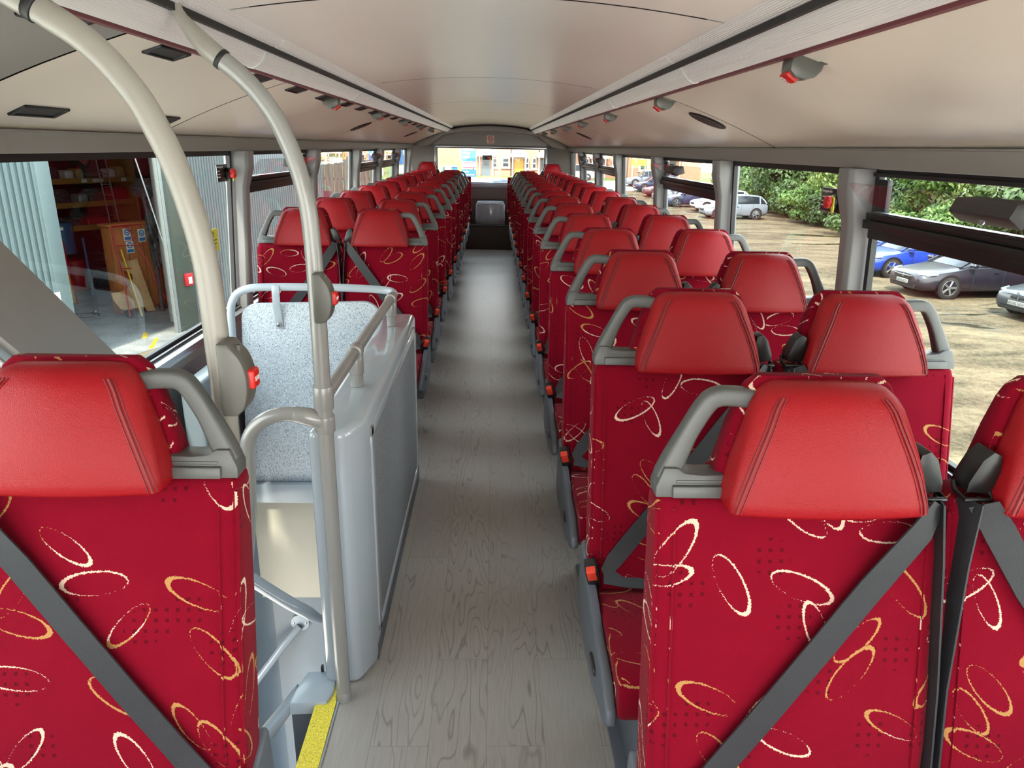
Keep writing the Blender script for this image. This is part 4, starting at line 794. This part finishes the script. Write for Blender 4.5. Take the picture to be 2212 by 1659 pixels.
# ---------------------------------------------------------------- cars
def make_car(label, col, L=4.6, Wd=1.8, H=1.45, hatch=False, plate=None, kidney=False):
    t = thing('car', label, 'car'); h = Wd/2
    b = B(); rings = []
    st = [(0, .32, .62, .70), (.012, .24, .66, .80), (.05, .20, .70, .90), (.12, .19, .76, .96), (.20, .19, .81, .985), (.30, .19, .90, 1.0), (.5, .19, .93, 1.0), (.72, .19, .95, 1.0), (.88, .2, .97 if hatch else .96, .97), (.965, .24, .94, .90), (.992, .30, .88, .82), (1, .36, .80, .76)]
    for x, zl, zh, w in st:
        w *= h; d = zh-zl; hf = [(.0, zl), (w*.80, zl), (w*.95, zl+.07), (w*.99, zl+.32*d), (w, zl+.55*d), (w*.985, zl+.72*d), (w*.93, zh-.02), (w*.80, zh+.015), (w*.4, zh+.035), (0, zh+.04)]
        ring = [(x*L-L/2, y, z) for y, z in hf]+[(x*L-L/2, -y, z) for y, z in hf[-2:0:-1]]; rings.append(ring)
    b.loft(rings); b.done('body', col, t, ang=50)
    gl = [(.27, .90, .91, .80, .76), (.33, .92, 1.06, .83, .74), (.43, .93, H-.08, .86, .66), (.50, .93, H-.03, .87, .66), (.66, .94, H-.02, .87, .66)]+([(.86, .96, H-.08, .86, .64), (.93, .97, 1.18, .84, .70), (.965, .97, .99, .82, .78)] if hatch else [(.78, .95, H-.10, .85, .64), (.87, .97, 1.12, .82, .68), (.94, .97, .985, .78, .74)])
    b = B(); b.loft([[(x*L-L/2, wb*h, zb), (x*L-L/2, (wb*.6+wt*.4)*h, zb+(zt-zb)*.5), (x*L-L/2, wt*h, zt-.02*(zt > 1)), (x*L-L/2, wt*h*.5, zt+.012), (x*L-L/2, -wt*h*.5, zt+.012), (x*L-L/2, -wt*h, zt-.02*(zt > 1)), (x*L-L/2, -(wb*.6+wt*.4)*h, zb+(zt-zb)*.5), (x*L-L/2, -wb*h, zb)] for x, zb, zt, wb, wt in gl]); b.done('windows', X['cglass'], t, ang=50)
    b = B(); rf = gl[2:-2]
    b.loft([[(x*L-L/2, wt*h*1.03, zt-.04), (x*L-L/2, wt*h*.92, zt+.012), (x*L-L/2, wt*h*.5, zt+.032), (x*L-L/2, -wt*h*.5, zt+.032), (x*L-L/2, -wt*h*.92, zt+.012), (x*L-L/2, -wt*h*1.03, zt-.04), (x*L-L/2, 0, zt-.02)] for x, zb, zt, wb, wt in rf])
    for sd in (1, -1):
        P = lambda i, f: (gl[i][0]*L-L/2, sd*h*(gl[i][3]+(gl[i][4]-gl[i][3])*f+.005), gl[i][1]+(gl[i][2]-gl[i][1])*f)
        b.tube([P(0, .5), P(1, 1), P(2, .97)], .03, 6); b.tube([P(3, 0), P(3, .98)], .03, 6); b.tube([P(len(gl)-3, .98), P(len(gl)-2, .98), P(len(gl)-1, .5)], .05, 6); b.tube([P(len(gl)-3, .0), P(len(gl)-3, .98)], .045, 6)
    b.done('roof', col, t, ang=50)
    for wxp in (.195, .80):
        for sd in (1, -1):
            c = (wxp*L-L/2, sd*(h-.10), .33)
            w = B().lathe([(.22, -.10), (.30, -.10), (.325, -.085), (.33, -.05), (.33, .05), (.325, .085), (.30, .102), (.235, .104), (.22, .06), (.22, -.1)], (0, 0, 0), 'y', 32, caps=False).done('wheel', X['tyre'], t, at=c)
            b = B(); b.lathe([(.236, .098), (.222, .104), (.216, .07), (.222, .06)], (0, 0, 0), 'y', 32, caps=False); b.lathe([(.001, .085), (.06, .085), (.065, .06), (.001, .06)], (0, 0, 0), 'y', 16)
            for j in range(5):
                for q in (-9, 9):
                    a = R(j*72+q); a2 = R(j*72+q*.55); b.tube([(.045*math.cos(a), .078, .045*math.sin(a)), (.222*math.cos(a2), .085, .222*math.sin(a2))], [.018, .015], 6)
            if sd < 0: b.warp(lambda q: Vector((q.x, -q.y, q.z)))
            r_ = b.done('rim', X['rim'], w)
            B().lathe([(.001, 0), (.225, 0), (.225, -.02*sd)], (0, sd*.05, 0), 'y', 24).done('brake', M['rubber'], w)
            B().lathe([(.30, -.01), (.375, -.01), (.37, .005), (.30, .0)], (c[0], sd*h*.985, .345), 'y', 32, caps=False).done('wheel_arch', M['rubber'], t)
    for sd in (1, -1):
        b = B(); x0 = -L/2; b.loft([[(x0+.09, sd*h*.60, .615), (x0+.05, sd*h*.60, .68), (x0+.16, sd*h*.62, .715), (x0+.18, sd*h*.6, .62)], [(x0+.19, sd*h*.86, .64), (x0+.16, sd*h*.85, .70), (x0+.24, sd*h*.83, .735), (x0+.28, sd*h*.8, .64)], [(x0+.50, sd*h*.965, .70), (x0+.49, sd*h*.96, .735), (x0+.50, sd*h*.93, .755), (x0+.5, sd*h*.9, .70)]]); b.done('headlight', X['lamp'], t, bev=.008)
        b = B(); b.loft([rrect(-.09, .06, -.10, .10, .04, .0, 3), rrect(-.10, .06, -.11, .11, .04, .07, 3), rrect(-.07, .05, -.08, .08, .03, .12, 3)]); b.done('mirror', col, t, at=(.33*L-L/2, sd*(h+.03), .93))
        b = B()
        for x in (.345, .555, .74): b.tube([(x*L-L/2, sd*h*1.001, .28), (x*L-L/2+.0, sd*h*1.003, .62), (x*L-L/2+.03, sd*h*.965, .92)], .006, 4)
        b.box(.50*L-L/2-.07, .50*L-L/2+.07, min(sd*h*.995, sd*h*1.012), max(sd*h*.995, sd*h*1.012), .76, .785); b.done('door_lines', M['rubber'], t)
    b = B(); x0 = -L/2
    if kidney:
        for sd in (1, -1): b.loft([rrect(-.12, .12, -.06, .06, .05, -.02, 4), rrect(-.10, .10, -.05, .05, .05, .03, 4)]); 
        b.bm.clear()
        for sd in (1, -1): b.prism([(sd*.03, .53), (sd*.20, .54), (sd*.235, .575), (sd*.20, .63), (sd*.05, .64), (sd*.025, .60)], 'x', x0-.012, x0+.12)
    else: b.prism([(-.36, .47), (.36, .47), (.46, .60), (.0, .63), (-.46, .60)], 'x', x0-.003, x0+.14)
    b.prism([(-.55, .24), (.55, .24), (.62, .36), (-.62, .36)], 'x', x0+.0, x0+.14); b.done('grille', M['rubber'], t, bev=.006)
    b = B()
    if not kidney: b.tube([(x0-.01, -.42, .615), (x0-.02, -.15, .60), (x0-.02, .15, .60), (x0-.01, .42, .615)], .012, 6)
    b.lathe([(.001, -.012), (.045, -.010), (.05, 0)], (x0-.004, 0, .585 if not kidney else .69), 'x', 18); b.done('badge_bar', X['rim'], t)
    if plate:
        p = B().box(-.012, .012, -.26, .26, -.055, .055).done('number_plate', X['plate'], t, bev=.004, at=(x0-.012, 0, .43)); lettering(plate, .105, M['rubber'], p, (-.0135, 0, 0), (R(90), 0, R(-90)), squash=.92)
    return t
CC = dict(dark=paint('dark_plum_paint', (.012, .010, .017), 0), blue=paint('bright_blue_paint', (.01, .035, .26), 0), bmw=paint('graphite_paint', (.03, .035, .045), .1), white=paint('white_paint', (.8, .8, .8)), silver=paint('silver_paint', (.20, .22, .26), .2), maroon=paint('maroon_paint', (.07, .015, .02), 0), navy=paint('navy_paint', (.012, .02, .06), 0), teal=paint('sky_blue_paint', (.06, .22, .50), .2))
carA = make_car('dark plum saloon parked nose towards the bus beyond the nearest right window', CC['dark'], plate='OH16 HCX'); carA.location = (14.72, 21.3, GZ); carA.rotation_euler = (0, 0, R(5))
carB = make_car('graphite saloon with kidney grilles nosing in at the right edge of the photo', CC['bmw'], L=4.5, plate='WO02 NDV', kidney=True); carB.location = (15.75, 18.0, GZ); carB.rotation_euler = (0, 0, R(8))
carC = make_car('bright blue car parked behind the dark plum saloon', CC['blue'], L=4.5, Wd=1.85, H=1.6, hatch=True); carC.location = (14.95, 24.9, GZ); carC.rotation_euler = (0, 0, R(4))
carD = make_car('small white hatchback parked by the hedge beside the second right pillar', CC['white'], L=4.0, Wd=1.72, H=1.48, hatch=True); carD.location = (16.05, 51.2, GZ); carD.rotation_euler = (0, 0, R(2))
def recar(src, loc, rz, col, label):
    r = dup(src, loc, rz, label)
    for c in COL.objects:
        if c.parent == r and c.name.split('.')[0] in ('body', 'roof', 'mirror'): c.material_slots[0].link = 'OBJECT'; c.material_slots[0].material = col
    return r
for y, x, c, l in ((45.8, 15.2, 'silver', 'silver hatchback in the far parked row, nearest of the distant cars'), (55.0, 14.9, 'navy', 'navy hatchback in the far row just beyond the white one'), (58.6, 14.9, 'silver', 'second silver hatchback in the far row behind the navy one'), (62.2, 14.8, 'maroon', 'maroon hatchback far down the parked row'), (66.0, 14.7, 'navy', 'dark hatchback far down the parked row beyond the maroon one'), (70, 14.6, 'silver', 'silver hatchback farthest down the parked row')):
    recar(carD, (x, y, GZ if y < 58 else gz(0, y)), R(2), CC[c], l)
recar(carD, (.60, 60, gz(0, 60)), R(-90), CC['teal'], 'sky blue hatchback seen low through the rear window')
recar(carC, (8.4, 77.5, gz(0, 77)+.03), R(5), CC['white'], 'white car parked by the houses at the right of the rear window')
recar(carC, (-11.5, 76.5, gz(0, 77)+.03), R(0), CC['silver'], 'pale car parked by the houses on the left')
# ---------------------------------------------------------------- trees
def leaves(n, rx, ry, z0, z1, size, seed, lumps=9):
    r = random.Random(seed); b = B(); ls = [(Vector((r.uniform(-.55, .55)*rx, r.uniform(-.55, .55)*ry, z0+(z1-z0)*r.uniform(.12, .9))), r.uniform(.45, .75)) for _ in range(lumps)]
    for i in range(n):
        c, q = ls[i % lumps]; v = Vector((r.gauss(0, 1), r.gauss(0, 1), r.gauss(0, 1))).normalized(); k = q*(.55+.45*r.random()**.5)
        p = c+Vector((v.x*rx*k, v.y*ry*k, v.z*(z1-z0)*.33*k)); p.z = max(p.z, z0*.2+.05)
        n_ = (v+Vector((r.uniform(-.8, .8), r.uniform(-.8, .8), r.uniform(-.2, 1)))).normalized(); a = n_.orthogonal().normalized(); a.rotate(Matrix.Rotation(r.uniform(0, 6.28), 3, n_)); d = n_.cross(a); s = size*r.uniform(.6, 1.3)
        V = [b.V(p-a*s), b.V(p+d*s*.5-n_*s*.15), b.V(p+a*s), b.V(p-d*s*.5-n_*s*.15)]; b.F((V[0], V[1], V[2])); b.F((V[0], V[2], V[3]))
    return b
def tree(name, label, mat, n, rx, ry, z0, z1, size, seed, group):
    t = thing(name, label, 'tree' if name != 'bush' else 'bush', group=group); leaves(n, rx, ry, z0, z1, size, seed).done('foliage', mat, t, ang=180)
    b = B(); b.tube([(0, 0, 0), (.05, .03, z1*.4), (0, .1, z1*.75)], [.16, .11, .05], 8)
    for j in range(5): a = j*1.3; b.tube([(.03, .02, z1*(.25+.08*j)), (.5*rx*math.cos(a), .5*ry*math.sin(a), z1*(.45+.09*j))], [.06, .02], 6)
    b.done('trunk', X['bark'], t); return t
TR = [tree('hedge_tree', 'x', L1, 9000, 2.6, 2.4, .8, 8.2, .15, 3, 'trees along the car park'), tree('hedge_tree', 'x', L2, 8000, 2.4, 2.5, 1.0, 7.4, .14, 5, 'trees along the car park'), tree('hedge_tree', 'x', L3, 9000, 2.8, 2.6, .6, 8.8, .16, 8, 'trees along the car park')]
BU = [tree('bush', 'x', L1, 3500, 1.5, 1.7, .1, 2.3, .11, 11, 'bushes at the foot of the hedge'), tree('bush', 'x', L3, 3500, 1.7, 1.6, .1, 2.7, .12, 12, 'bushes at the foot of the hedge')]
ut = set()
def place(p, loc, rz, label):
    if p not in ut: ut.add(p); p.location = loc; p.rotation_euler = (0, 0, rz); p['label'] = label; return p
    return dup(p, loc, rz, label)
ORD = NTH+['sixteenth', 'seventeenth', 'eighteenth', 'nineteenth', 'twentieth', 'twenty-first', 'twenty-second', 'twenty-third', 'twenty-fourth', 'twenty-fifth', 'twenty-sixth']
kinds = ['mid green', 'pale green', 'dark green']
for i in range(22):
    k = (i*2+i//3) % 3; place(TR[k], (21.6+1.2*math.sin(i*2.1)+(1.5 if i > 15 else 0), 11+2.75*i, GZ), i*1.7, '%s leafy tree in the hedge along the car park, %s from the near end' % (kinds[k], ORD[i]))
for i in range(16):
    k = i % 2; place(BU[k], (19.6+.5*math.sin(i*1.9), 14+2.5*i, GZ), i*2.3, '%s bush at the foot of the car park hedge, %s from the near end' % (('mid green', 'dark green')[k], ORD[i]))
# ---------------------------------------------------------------- houses behind
HY = 85.0; HB = GZ+.83
def house(i, x0, x1, door, dcol, wins, label):
    t = thing('terraced_house', label, 'house', (0, HY, HB), 0, 'terraced brick houses')
    B().box(x0, x1, 0, 7, 0, 5.2).done('wall', X['brick'], t)
    b = B(); b.prism([(-.3, 5.2), (7.3, 5.2), (3.5, 8.2)], 'x', x0, x1); b.done('roof', X['roof'], t)
    if door is not None:
        d = B().box(door-.5, door+.5, -.04, .03, .0, 2.0).done('door', dcol, t)
        b = B(); b.box(door-.30, door+.30, -.05, -.04, 1.15, 1.75); b.done('door_glass', X['cglass'] if dcol is not X['doory'] else X['doory'], d)
        b = B(); b.prism([(door-1.05, 2.15), (door+1.05, 2.15), (door+1.05, 2.30), (door, 3.15), (door-1.05, 2.30)], 'y', -.95, -.80); b.prism([(door-1.1, 2.28), (door, 3.2), (door+1.1, 2.28), (door+1.1, 2.36), (door, 3.28), (door-1.1, 2.36)], 'y', -.95, 0)
        for s in (-.75, .75): b.box(door+s-.06, door+s+.06, -.92, -.80, 0, 2.2)
        b.m(1); b.prism([(door-.28, 2.42), (door-.04, 2.42), (door-.04, 2.75)], 'y', -.97, -.94); b.prism([(door+.28, 2.42), (door+.04, 2.42), (door+.04, 2.75)], 'y', -.97, -.94); b.done('porch', [X['wht'], X['doorg']], t)
    for x, w, z, h in wins:
        f = B().box(x-w/2, x+w/2, -.08, .02, z, z+h).done('window', X['wht'], t); b = B(); b.box(x-w*.32, x+w*.32, -.085, -.08, z+h*.12, z+h*.45); b.box(x-w*.32, x+w*.32, -.085, -.08, z+h*.55, z+h*.88); b.done('pane', X['cglass'], f); B().box(x-w/2-.1, x+w/2+.1, -.14, .0, z-.10, z).done('window_sill', X['wht'], t)
house(0, -21, -13.6, -18, X['doorg'], [(-15, 1.2, .9, 1.3)], 'terraced brick house farthest left behind the bus')
house(1, -13.5, -8.0, -9.5, X['doorg'], [(-11.8, 1.1, .9, 1.3)], 'terraced brick house left, seen through the rear left windows')
house(2, -7.9, -2.3, None, None, [(-6.9, .8, 1.9, 1.0)], 'brick house with a blank end wall at the left of the rear window')
house(3, -2.2, 2.0, -.8, X['doorg'], [(1.43, .95, .95, 1.15), (.2, .5, .9, 1.1)], 'terraced brick house with a slate grey door behind the rear window')
house(4, 2.1, 5.2, 2.95, X['doory'], [(3.85, .5, .85, 1.3), (4.70, .5, .85, 1.3)], 'terraced brick house with a yellow door behind the rear window')
house(5, 5.3, 9.9, 5.95, X['doorg'], [(7.4, .9, .9, 1.2), (8.8, .9, .9, 1.2)], 'terraced brick house right of the yellow door')
house(6, 10.0, 15.4, 12.0, X['doorg'], [(14.2, 1.1, .9, 1.4), (10.6, .9, .9, 1.3)], 'terraced brick house second from the right end')
house(7, 15.5, 24, 20.5, X['doorg'], [(17.3, 1.1, .9, 1.4), (19, 1.1, .9, 1.3)], 'terraced brick house at the right end')
def board(label, x, y, zb, w, cols_):
    t = thing('sign_board', label, 'sign', (x, y, zb))
    for s in (-w*.4, w*.4): B().box(s-.05, s+.05, .02, .12, 0, 3.3).done('post', X['wht'], t)
    for z0, z1, m_, txt in cols_:
        p = B().box(-w/2, w/2, -.02, .02, z0, z1).done('panel', m_, t)
        if txt: b = B(); [b.box(-w*.42, -w*.42+w*q, -.026, -.02, z0+(z1-z0)*f, z0+(z1-z0)*(f+.14)) for q, f in txt]; b.done('print', X['wht'] if m_ is not X['wht'] else X['pink'], p)
board('tall blue, white and pink sale board behind the rear window', -1.95, 60.2, gz(0, 60), 1.16, [(2.75, 3.95, X['signblue'], ((.8, .68), (.5, .45), (.45, .2))), (2.2, 2.7, X['wht'], ((.9, .08), (.9, .8))), (1.55, 2.12, X['signblue'], ((.4, .6), (.8, .2))), (.6, 1.5, X['wht'], None)])
board('wide blue and pink sale board seen through the rear left hopper window', -8.75, 56, GZ, 1.1, [(2.9, 4.0, X['signblue'], ((.8, .6), (.6, .3))), (2.6, 2.9, X['pink'], None)])
board('blue sale board seen through the last left window', -7.3, 57, GZ, .9, [(2.6, 4.1, X['signblue'], ((.6, .7), (.7, .5), (.6, .3))), (.8, 2.5, X['wht'], None)])
board('small red and yellow banner board by the right hand houses', 14.6, 74, gz(0, 74), 1.6, [(2.6, 3.1, X['pink'], None), (1.7, 2.3, X['yel'], None)])
# left side: fence, bank
b = B()
for k in range(30): b.box(-10.2+.18*k, -10.2+.18*k+.165, -.02+.02*(k % 2), .02+.02*(k % 2), 0, 3.25+.12*((k*5) % 3 == 0)+(.15 if k > 19 else 0))
for z in (.5, 2.6): b.box(-10.2, -4.8, .04, .10, z, z+.1)
o = b.done('board_fence', X['fence'], at=(0, 30, GZ)); tag(o, 'tall weathered board fence beyond the corrugated wall', 'fence')
o = B().box(-7.1, -6.3, 0, .06, 0, 2.2).done('reflection_board', plain('reflection_board', '5b2430', .5), at=(-.15, 29.6, GZ)); tag(o, 'maroon board standing in for a glass reflection, before the weathered fence', 'board')  # maroon panel put in for a reflection in the window glass
b = B(); b.grid(lambda u, v: (-30+26*u, 40+22*v, GZ+2.9*v-.3), 6, 8); o = b.done('grass_bank', X['grass']); tag(o, 'sunny grass bank above the weathered fence', 'grass'); o['kind'] = 'stuff'
b = B()
for k in range(26): b.box(-22+.6*k, -22+.6*k+.08, 0, .04, 0, 1.0)
for z in (.3, .8): b.box(-22, -6.5, .0, .03, z, z+.08)
o = b.done('picket_fence', X['tan'], at=(0, 61.8, .05)); tag(o, 'pale picket fence along the top of the grass bank', 'fence')
o = B().box(-8.2, -3.4, 0, .08, 0, 2.3).done('garden_fence', X['tan'], at=(0, 83.5, HB+.03)); tag(o, 'tan garden fence at the left of the rear window', 'fence')
for k, (x, m_, l) in enumerate(((-5.6, X['signblue'], 'blue wheeled bin before the brick end wall'), (-4.9, X['wht'], 'white bin before the brick end wall'), (-4.2, X['signblue'], 'second blue wheeled bin, right of the white one'))):
    b = B(); b.loft([rrect(-.26, .26, -.3, .3, .05, .05, 3), rrect(-.30, .30, -.36, .36, .05, 1.0, 3)]); b.prism([(-.4, 1.0), (.38, 1.0), (.34, 1.1), (-.3, 1.14)], 'x', -.32, .32); o = b.done('wheeled_bin', m_, at=(x, 81, HB+.03)); tag(o, l, 'bin')
